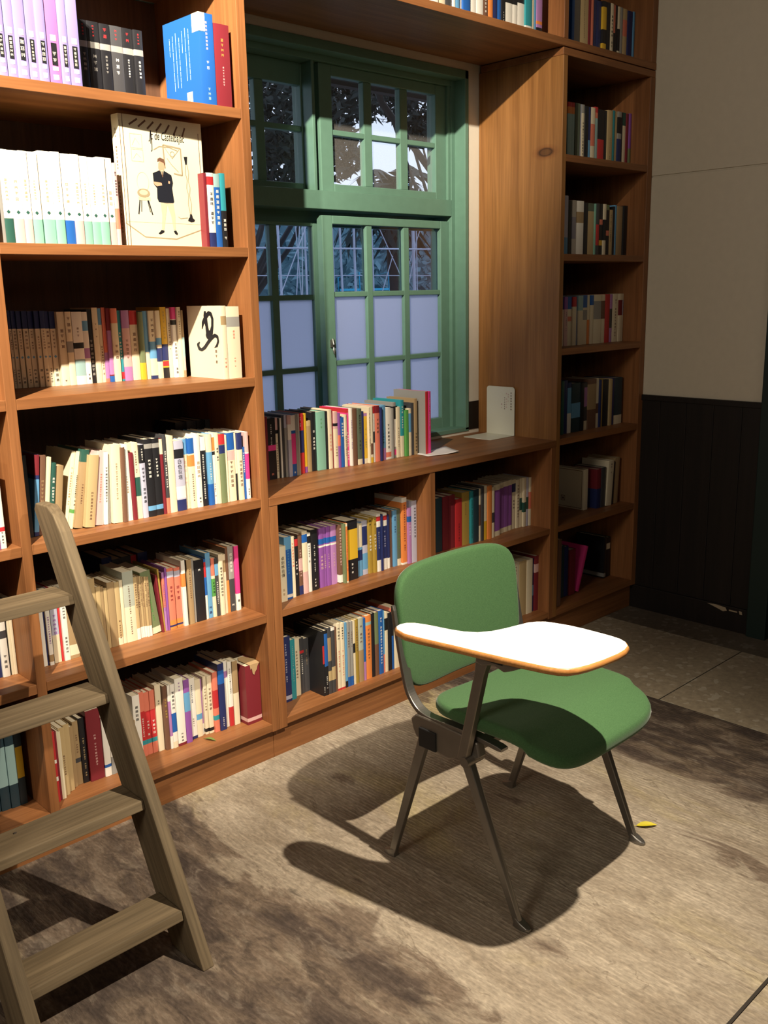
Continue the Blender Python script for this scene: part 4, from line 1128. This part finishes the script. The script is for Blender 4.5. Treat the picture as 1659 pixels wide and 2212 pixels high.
    if k == 'S3b' and tk[1].startswith('!T'):
        # brush strokes drawn on the front cover (left face): y is depth from the spine
        def P(u, v): return Vector((-.0006, .012+u*.12, v*h))
        a1 = MB()
        def stroke(mb, pts, r):
            ps = [P(*q) for q in pts]
            for i in range(len(ps)-1):
                stroke.n += 1; ps[i].x = ps[i+1].x = -.0006-stroke.n*.00001
                dv = (ps[i+1]-ps[i]); nn = Vector((0, -dv.z, dv.y)); nn.normalize(); r0, r1 = r[i], r[i+1]
                r0 *= 1.35; r1 *= 1.35; mb.quad(ps[i]+nn*r0, ps[i]-nn*r0, ps[i+1]-nn*r1, ps[i+1]+nn*r1); c0 = ps[i+1]; mb.poly([c0+Vector((-.000005, math.cos(q*PI/4)*r1, math.sin(q*PI/4)*r1)) for q in range(8)])
        stroke.n = 0
        stroke(a1, [(.50, .93), (.50, .87), (.49, .80), (.46, .72), (.44, .64)], [.003, .006, .006, .005, .006])
        stroke(a1, [(.66, .68), (.60, .77), (.48, .85), (.36, .90), (.27, .89), (.22, .82), (.24, .72), (.30, .63), (.42, .60), (.46, .66)], [.001, .0045, .005, .0045, .004, .004, .004, .006, .009, .004])
        stroke(a1, [(.78, .50), (.86, .46), (.82, .41), (.72, .39), (.58, .43), (.44, .50), (.30, .56), (.16, .60), (.06, .58), (.04, .52), (.10, .46), (.20, .43)], [.001, .004, .004, .003, .004, .004, .004, .0035, .0035, .003, .003, .0005])
        a1.build('cover_drawing', BM['K'], r)
        gm = MB(); glyphs(gm, 0, .2*h, .42*h, .010, 0, 0, rnd); gm.v = [(-.0005, .030-q[0], q[2]) for q in gm.v]; gm.build('cover_title', BM['n'], r)
o = stuff.build('book_rows', smats); tag(o, 'rows of dim books on the five upper shelves of the right bookcase', 'books', kind='stuff')

# book whose left face shows: photo on the tall sill book, box title in right bookcase are part of covers above
# ------------------------------------------------------------------ large album
al = empty('album', (-.353, .050, 1.4845), math.radians(3.2)); tag(al, 'large cream album facing out, a man in a dark blazer on its cover', 'album')
AW, AH, AT = .243, .306, .030
MB().box(0, AW, 0, .0025, 0, AH).box(0, AW, AT-.0025, AT, 0, AH).box(-.0, .0025, .0024, AT-.0024, 0, AH).build('cover', flat('album_cover_paper', (.80, .73, .52), .4), al, .001)
MB().box(.0026, AW-.004, .0026, AT-.0026, .003, AH-.003).build('pages', PAGES, al)
AR = MB(); ARM = [BM['K'], flat('skin_print', (.66, .36, .23), .5), flat('blazer_print', (.012, .014, .022), .5), flat('trouser_print', (.60, .52, .36), .5), flat('line_print', (.36, .29, .18), .5), flat('pale_line_print', (.62, .55, .36), .5), BM['n']]
def A(u, v, e=0): return (u*AW, -.0004-e*.00004, v*AH)
def pl(pts, m, e=0): AR.poly([A(u, v, e) for u, v in pts], m)
def ln_(pts, r, m, e=1):
    for i in range(len(pts)-1):
        a, b = Vector((pts[i][0]*AW, 0, pts[i][1]*AH)), Vector((pts[i+1][0]*AW, 0, pts[i+1][1]*AH)); dv = b-a
        if dv.length < 1e-6: continue
        nn = Vector((-dv.z, 0, dv.x)).normalized()*r; y_ = Vector((0, -.0004-e*.00004, 0))
        AR.quad(a+nn+y_, b+nn+y_, b-nn+y_, a-nn+y_, m)
def ell(cx_, cz_, rx, rz, n=20, a0=0, a1=2*PI): return [(cx_+rx*math.cos(a0+(a1-a0)*i/n), cz_+rz*math.sin(a0+(a1-a0)*i/n)) for i in range(n+(0 if a1-a0 > 6.2 else 1))]
for i in range(7): x_ = .12+i*.105; ln_([(x_+.10-.01*i, .975-.004*i), (x_, .925-.008*i)], .0022, 6)
pl([(.435, .655), (.43, .615), (.445, .595), (.475, .59), (.50, .605), (.51, .645), (.50, .67), (.455, .675)], 1, 1)
pl([(.425, .665), (.43, .69), (.46, .70), (.505, .69), (.52, .655), (.51, .635), (.50, .66), (.45, .672)], 6, 2)
pl([(.36, .575), (.44, .60), (.50, .60), (.585, .57), (.60, .51), (.585, .47), (.60, .36), (.585, .35), (.50, .345), (.41, .355), (.395, .38), (.40, .46), (.365, .49)], 2, 1)
pl([(.452, .602), (.495, .602), (.478, .55)], 3, 2)
ln_([(.474, .595), (.478, .55)], .0014, 6, 3)
pl([(.365, .51), (.46, .505), (.465, .485), (.40, .475), (.37, .49)], 1, 2); pl([(.545, .525), (.565, .52), (.56, .50), (.54, .505)], 1, 2)
pl([(.43, .35), (.585, .352), (.60, .26), (.595, .14), (.57, .14), (.55, .25), (.51, .335), (.485, .25), (.455, .14), (.425, .14), (.44, .25)], 3, 1)
pl([(.38, .105), (.42, .135), (.455, .13), (.45, .115), (.40, .098)], 0, 2); pl([(.57, .13), (.60, .135), (.62, .11), (.61, .095), (.58, .11)], 0, 2)
for x0, x1, z0, z1, m in ((.12, .255, .755, .86, 5), (.125, .26, .655, .745, 5)): ln_([(x0, z0), (x1, z0), (x1, z1), (x0, z1), (x0, z0)], .0007, m); ln_([(x0+.02, z0+.02), (x0+.06, z1-.03), (x1-.03, z0+.03)], .0006, m)
ln_([(.505, .80), (.72, .785), (.725, .575), (.62, .585)], .0018, 4, 0); ln_([(.505, .80), (.515, .62)], .0018, 4, 0)
ln_([(.52, .785), (.61, .70), (.70, .775)], .0007, 4, 0); ln_([(.545, .70), (.60, .65), (.68, .60)], .0008, 4, 0); ln_(ell(.615, .735, .025, .02)+[(.64, .735)], .0008, 4, 0)
ln_(ell(.235, .50, .07, .075)+[(.305, .50)], .0005, 5); pl(ell(.235, .415, .075, .035), 4, 1); pl(ell(.235, .42, .05, .02), 5, 2); pl([(.17, .385), (.31, .385), (.31, .36), (.17, .36)], 5, 1)
for a, b, c_ in ((.185, .16, .0016), (.205, .195, .001), (.285, .325, .0016), (.275, .30, .001)): ln_([(a, .36), (b, .25 if c_ > .0012 else .27)], c_, 0)
pl([(.755, .725), (.80, .728), (.79, .665), (.77, .663)], 0, 1); pl([(.79, .27), (.815, .27), (.825, .24), (.85, .225), (.84, .21), (.80, .205), (.76, .215), (.77, .235), (.785, .245)], 0, 1)
for s_ in (-1, 1): ln_([(.78+s_*.008, .665), (.785+s_*.022, .60), (.787+s_*.006, .54), (.79+s_*.022, .48), (.793+s_*.006, .42), (.797+s_*.02, .35), (.80+s_*.005, .27)], .0009, 4)
ln_([(.64, .245), (.67, .23), (.70, .235), (.76, .24)], .0007, 4); ln_([(0.0, .18), (.22, .075), (.60, .065), (1.0, .165)], .0013, 4); ln_([(0, .19), (1, .19)], .0003, 5)
ln_([(.362, .80), (.37, .90), (.375, .82), (.372, .75), (.36, .74)], .0010, 0); ln_([(.39, .755), (.46, .785), (.58, .785), (.68, .765)], .0011, 4)
for xx in (.045, .955): ln_([(xx, 1.0 if xx < .5 else .92), (xx+.005, .6), (xx, .0)], .0008, 6)
ln_([(0.01, .0), (.012, .95)], .0006, 6)
AR.build('cover_picture', ARM, al)
sg = font_text('Jc de Castelbajac', .0205, BM['K'], 'cover_signature', vertical=False, shear=.25); sg.parent = al; sg.rotation_euler = (PI/2, 0, 0); sg.location = (.345*AW, -.0007, .835*AH); sg.scale = (.74, 1.35, 1)
gm = MB(); rnd = random.Random(3); glyphs(gm, 0, .1*AH, .9*AH, .010, 0, 0, rnd); gm.v = [(-.0004, AT/2-q[0], q[2]) for q in gm.v]; gm.build('spine_writing', BM['n'], al)

# ------------------------------------------------------------------ things on the sill and floor
be = empty('bookend', (1.352, .194, .8005)); tag(be, 'cream sheet metal bookend standing empty on the window sill', 'bookend')
def rrect(y0, y1, z0, z1, r, n=5):
    return [(y0, z0), (y1, z0)]+[(y1-r+r*math.cos(a), z1-r+r*math.sin(a)) for a in [PI/2*i/n for i in range(n+1)]]+[(y0+r-r*math.sin(a), z1-r+r*math.cos(a)) for a in [PI/2*i/n for i in range(n+1)]]
MB().prism(rrect(0, .140, 0, .19, .012), 'x', -.0008, .0008).build('upright_plate', CREAM, be)
MB().prism([(-.1440, .004), (-.1405, .0), (0, 0), (0, .140), (-.1405, .140), (-.144, .136)], 'z', 0, .0014).build('base_plate', CREAM, be)
gm = MB(); rnd = random.Random(12)
for yy_, a, b, m in ((.017, .098, .172, 0), (.031, .130, .165, 1), (.040, .105, .168, 1), (.049, .100, .150, 0), (.064, .100, .128, 1)):
    n0 = len(gm.v); glyphs(gm, 0, a, b, .008, 0, m, rnd); gm.v[n0:] = [(-.0011, yy_-q[0], q[2]) for q in gm.v[n0:]]
gm.build('printed_label', [BM['n'], BM['p']], be)
pp = MB(); rows = []
for i in range(9):
    s_ = i/8; l = Vector((.791+.0*s_, .129, 0)).lerp(Vector((.911, .091, 0)), s_); r_ = Vector((.800, .207, 0)).lerp(Vector((.960, .202, 0)), s_)
    lift = .0008+.006*max(0, s_-.5)**2*4
    rows.append([(*(l.lerp(r_, j/6).xy), .8008+lift+.003*abs(j/6-.5)*s_) for j in range(7)])
pp.grid(rows); o = pp.build('sheet_of_paper', flat('paper_sheet', (.80, .76, .74), .6)); tag(o, 'curled white sheet of paper on the sill under the last books', 'paper')
sm = o.modifiers.new('s', 'SOLIDIFY'); sm.thickness = .0003; sm.offset = 0
def leaf(name, loc, ln, wd, rz, mat, label, curl=.3):
    mb = MB(); rows = []
    for i in range(9):
        t_ = i/8; ww = wd*math.sin(PI*min(1, t_*1.02))**.8*(1-.25*t_)
        rows.append([((t_-.5)*ln, s_*ww, .0012+curl*.02*abs(s_)*math.sin(PI*t_)+.004*(t_-.5)**2*4*curl) for s_ in (-1, -.5, 0, .5, 1)])
    mb.grid(rows); mb.tube([(-ln*.62, 0, .002), (-ln*.45, 0, .002)], .0006, 5); o = mb.build(name, mat); o.location = loc; o.rotation_euler = (0, 0, rz); tag(o, label, 'leaf'); return o
leaf('fallen_leaf', (.425, -.985, .0015), .055, .013, math.radians(-42), flat('yellow_leaf', (.62, .52, .03), .5), 'yellow fallen leaf on the rug beside the chair foot')
leaf('fallen_leaf', (-.215, .045, .1185), .04, .006, math.radians(-70), flat('dry_green_leaf', (.16, .22, .05), .6), 'small green leaf on the bottom shelf of the left bookcase')
rg = MB().box(-3.2, 1.140, -1.452, .0185, -.0098, 0).build('rug', RUG); tag(rg, 'large beige ribbed rug with brown marbled patches under the chair and ladder', 'rug')
MB().box(1.140, 1.1445, -1.4565, .0185, -.0098, -.0004).box(-3.2, 1.1445, -1.4585, -1.452, -.0098, .0006).build('rug_binding', flat('dark_rug_binding', (.035, .028, .022), .9), rg)
r2_ = MB().box(-3.2, 1.140, -3.6, -1.4597, -.0098, 0).build('rug', RUG); tag(r2_, 'second beige rug whose edge shows at the lower right corner', 'rug')

# ------------------------------------------------------------------ ladder
ld = empty('ladder', (-.855, -.30, 0)); tag(ld, 'weathered wooden step ladder leaning against the left bookcase', 'ladder')
O = Vector((-.855, -.30, 0))
def rail(x0, x1):
    # side profile in (y, z)
    pr = [(-.625, .0), (-.500, .0), (-.030, .893), (-.040, .909), (-.098, .910), (-.128, .892), (-.156, .858)]
    return MB().prism([(y-O.y, z) for y, z in pr], 'x', x0-O.x, x1-O.x).build('rail', LAD, ld, .003)
rail(-.690, -.6625); rail(-1.045, -1.0175)
for yf, zt in ((-.563, .111), (-.437, .316), (-.318, .524), (-.196, .722)):
    pr = [(yf, zt-.020), (yf+.006, zt), (yf+.098, zt+.001), (yf+.098, zt-.021)]
    m = MB().prism([(y-O.y, z) for y, z in pr], 'x', -1.0174-O.x, -.6901-O.x); m.build('rung', LADX, ld, .002)
MB().box(-.942-O.x, -.936-O.x, -.362-O.y, -.358-O.y, .3171, .3185).build('nail_head', ALU, ld)

# ------------------------------------------------------------------ tablet arm chair (faces -y)
ch = empty('tablet_arm_chair', (.12, -.80, 0)); tag(ch, 'green upholstered tablet arm chair with white writing board and metal legs', 'chair')
OC = Vector((.12, -.80, 0))
def loc(p): return (p[0]-OC.x, p[1]-OC.y, p[2])
def superpad(n, a, b, px, taper=0):
    raw = []; N_ = 1200
    for i in range(N_):
        t_ = 2*PI*i/N_; c_, s_ = math.cos(t_), math.sin(t_)
        x = a*math.copysign(abs(c_)**(2/px), c_); y = b*math.copysign(abs(s_)**(2/px), s_); raw.append((x*(1+taper*y/b), y))
    ds = [math.dist(raw[i], raw[(i+1) % N_]) for i in range(N_)]; tot = sum(ds); pts = []; acc = 0; j = 0
    for i in range(n):
        while j < N_-1 and acc+ds[j] < tot*i/n: acc += ds[j]; j += 1
        f_ = (tot*i/n-acc)/max(ds[j], 1e-9); q, w_ = raw[j], raw[(j+1) % N_]; pts.append((q[0]+(w_[0]-q[0])*f_, q[1]+(w_[1]-q[1])*f_))
    return pts
def cushion(outline, th, warp, rings=14):
    mb = MB(); rows = []
    for i in range(rings+1):
        s_ = (i/rings)**.7; dome = (1-s_**5)*.004
        rows.append([warp(x*s_*.965, y*s_*.965, th*.5+dome) for x, y in outline])
    for a in [PI*i/6 for i in range(1, 6)]:
        k = .965+.035*math.sin(a); rows.append([warp(x*k, y*k, th*.5*math.cos(a)) for x, y in outline])
    for i in range(rings, -1, -3):
        s_ = (i/rings)**.7; rows.append([warp(x*s_*.965, y*s_*.965, -th*.5) for x, y in outline])
    rows.append([warp(0, 0, -th*.5) for _ in outline])
    mb.grid(rows[::-1], 0, True); return mb
SC = Vector((.076, -.913, .439))
def seatwarp(x, y, t_):
    f = max(0, (-y-.06)/.14); z = -.030*f*f+.004*(y > .1)*0+.016*(x/.22)**2*(1 if y > -.1 else .4)-.004
    z += .004*max(0, (y-.08)/.1)**2
    return loc((SC.x+x, SC.y+y, SC.z+z+t_-(.012*f)))
cushion(superpad(96, .216, .186, 5.2, .03), .030, seatwarp).build('seat', FAB, ch, fix=True)
def backwarp(x, z, t_):
    zz = .585+z; yb = -.632+(zz-.43)*.12; curve = -.028*(x/.22)**2   # wings come forward (-y)
    return loc((.095+x, yb+curve-t_, zz))
cushion([(x, z) for x, z in superpad(96, .215, .148, 5.0, .015)], .024, backwarp).build('backrest', FAB, ch, fix=True)
# frame strips running up the backrest edge and forward under the seat edge
def strip(xc, name, w=.024, th=.0055):
    path = [(-.624, .655), (-.636, .59), (-.650, .52), (-.664, .465), (-.678, .440), (-.700, .420), (-.728, .411), (-.76, .410), (-.81, .412), (-.88, .411), (-.95, .405)]
    cr_ = []
    for i in range(len(path)-1):
        p0, p1, p2, p3 = [Vector(path[max(0, min(len(path)-1, i+k))]) for k in (-1, 0, 1, 2)]
        for j in range(4):
            s_ = j/4; cr_.append(tuple(.5*((2*p1)+(p2-p0)*s_+(2*p0-5*p1+4*p2-p3)*s_*s_+(3*p1-p0-3*p2+p3)*s_**3)))
    path = cr_+[path[-1]]
    rows = []
    for i, (y, z) in enumerate(path):
        a = Vector(path[max(i-1, 0)]); b = Vector(path[min(i+1, len(path)-1)]); t_ = (b-a).normalized(); n_ = Vector((-t_.y, t_.x))
        h = th if i not in (0, len(path)-1) else th*.6
        q = [(xc-w/2, -h), (xc+w/2, -h), (xc+w/2, h), (xc-w/2, h)]
        rows.append([loc((x, y+n_.x*o_, z+n_.y*o_)) for x, o_ in q])
    mb = MB(); mb.grid(rows, 0, True, False); mb.poly(rows[0][::-1]); mb.poly(rows[-1]); return mb.build(name, ALU, ch, .002)
strip(-.117, 'side_frame'); strip(.308, 'side_frame')
for sx, xc in ((-1, -.120), (1, .330)):
    hp = MB().prism([(y-OC.y, z) for y, z in ((-.690, .372), (-.683, .396), (-.700, .412), (-.73, .412), (-.84, .408), (-.885, .402), (-.893, .368), (-.870, .352), (-.84, .352), (-.80, .335), (-.765, .338), (-.74, .352), (-.70, .355))], 'x', xc-.012-OC.x, xc+.012-OC.x)
    hp.build('hinge_plate', ALU2, ch, .004)
    MB().box(xc+sx*.0125-.004-OC.x, xc+sx*.0125+.004-OC.x, -.765-OC.y, -.712-OC.y, .338, .385).build('black_cap', BLKP, ch, .002)
def leg(xc, y0, z0, y1, name='leg'):
    mb = MB(); rows = []; N_ = 9
    for i in range(N_):
        t_ = i/(N_-1); y = y0+(y1-y0)*t_; z = z0*(1-t_)+.012*t_; w = .012-.004*t_; dpt = .014-.004*t_
        q = [(-w, -dpt), (w*.2, -dpt*1.05), (w, -dpt*.6), (w, dpt), (-w, dpt)]
        rows.append([loc((xc+a, y+b, z)) for a, b in q])
    mb.grid(rows, 0, True, False); mb.poly(rows[0][::-1]); mb.poly(rows[-1]); o = mb.build(name, ALU, ch, .002)
    s_ = 1 if y1 > y0 else -1; ft = MB(); rw = []
    for i in range(8):
        t_ = i/7; w = .009+.003*math.sin(PI*min(1, t_*1.2)); yy_ = y1-s_*.008+s_*.040*t_; hh = .018*(1-t_)+.007
        if i == 7: w *= .5
        rw.append([loc((xc-w, yy_, .0006)), loc((xc+w, yy_, .0006)), loc((xc+w*.8, yy_, hh)), loc((xc-w*.8, yy_, hh))])
    ft.grid(rw, 0, True, False); ft.poly(rw[0][::-1]); ft.poly(rw[-1]); ft.build('foot', ALU, o, .002)
for xc in (-.120, .345):
    leg(xc, -.845, .358, -.995); leg(xc, -.722, .360, -.607)
MB().box(-.10-OC.x, .34-OC.x, -.86-OC.y, -.83-OC.y, .360, .376).build('cross_bar', ALU2, ch, .002)
MB().box(-.10-OC.x, .34-OC.x, -.76-OC.y, -.73-OC.y, .360, .376).build('cross_bar', ALU2, ch, .002)
# tablet arm post and bracket
mb = MB(); rows = []
for t_ in (0, .2, .5, .8, .93, 1):
    y = -.856-.080*t_; z = .360+.280*t_; x = -.142-.020*t_; w = .010; dp = .0125+.004*(t_ > .9)
    rows.append([loc((x-w, y-dp, z)), loc((x+w, y-dp, z)), loc((x+w, y+dp, z)), loc((x-w, y+dp, z))])
mb.grid(rows, 0, True, False); mb.poly(rows[0][::-1]); mb.poly(rows[-1]); mb.build('tablet_post', ALU2, ch, .003)
MB().prism([(y-OC.y, z) for y, z in ((-.918, .648), (-1.030, .648), (-1.035, .630), (-1.012, .618), (-.992, .610), (-.965, .618), (-.935, .608), (-.918, .612))], 'x', -.176-OC.x, -.146-OC.x).build('tablet_bracket', ALU2, ch, .003)
MB().box(-.1775-OC.x, -.1755-OC.x, -.990-OC.y, -.948-OC.y, .624, .634).build('black_cap', BLKP, ch)
MB().tube([loc((-.155, -.868, .358)), loc((-.10, -.868, .358))], .012, 14).build('pivot', ALU2, ch)
TAB = [(-.246, -.759), (-.236, -.748), (-.222, -.744), (-.206, -.748), (-.193, -.762), (-.184, -.785), (-.178, -.812), (-.171, -.845), (-.162, -.873), (-.146, -.898), (-.120, -.915), (-.088, -.925), (-.055, -.932), (-.028, -.938), (-.010, -.948), (.003, -.962), (.011, -.985), (.018, -1.012), (.022, -1.045), (.0235, -1.08), (.024, -1.112), (.022, -1.135), (.014, -1.153), (0, -1.166), (-.022, -1.173), (-.05, -1.175), (-.096, -1.172), (-.135, -1.166), (-.160, -1.159), (-.178, -1.149), (-.190, -1.134), (-.198, -1.110), (-.206, -1.075), (-.215, -1.030), (-.224, -.98), (-.233, -.92), (-.243, -.865), (-.250, -.825), (-.254, -.79)]
TZ = .665
def tabring(k, z, d_=0):
    out = []
    n = len(TAB)
    for i in range(n):
        p0, p1, p2 = Vector(TAB[i-1]), Vector(TAB[i]), Vector(TAB[(i+1) % n]); t_ = (p2-p0).normalized(); nn = Vector((t_.y, -t_.x))
        q = p1+nn*d_; out.append(loc((q.x, q.y, z)))
    return out
sgn = 1
def area2(P_): return sum(P_[i-1][0]*P_[i][1]-P_[i][0]*P_[i-1][1] for i in range(len(P_)))
sgn = 1 if area2(TAB) > 0 else -1
tb = MB(); rws = [tabring(1, TZ-.0012, 0), tabring(1, TZ-.004, sgn*.0028), tabring(1, TZ-.009, sgn*.0042), tabring(1, TZ-.014, sgn*.0028), tabring(1, TZ-.017, -sgn*.001)]
tb.grid(rws, 0, True); tb.poly(rws[-1][::-1]); tb.poly(rws[0]); tbo = tb.build('tablet', PLY, ch, fix=True)
lm = MB(); a_, b_ = tabring(1, TZ-.0012, -sgn*.0002), tabring(1, TZ, -sgn*.0012); lm.grid([a_, b_], 0, True, False); lm.poly(b_); lm.poly(a_[::-1])
tag(lm.build('writing_surface', LAM, tbo, fix=True), label='glossy white laminate top')
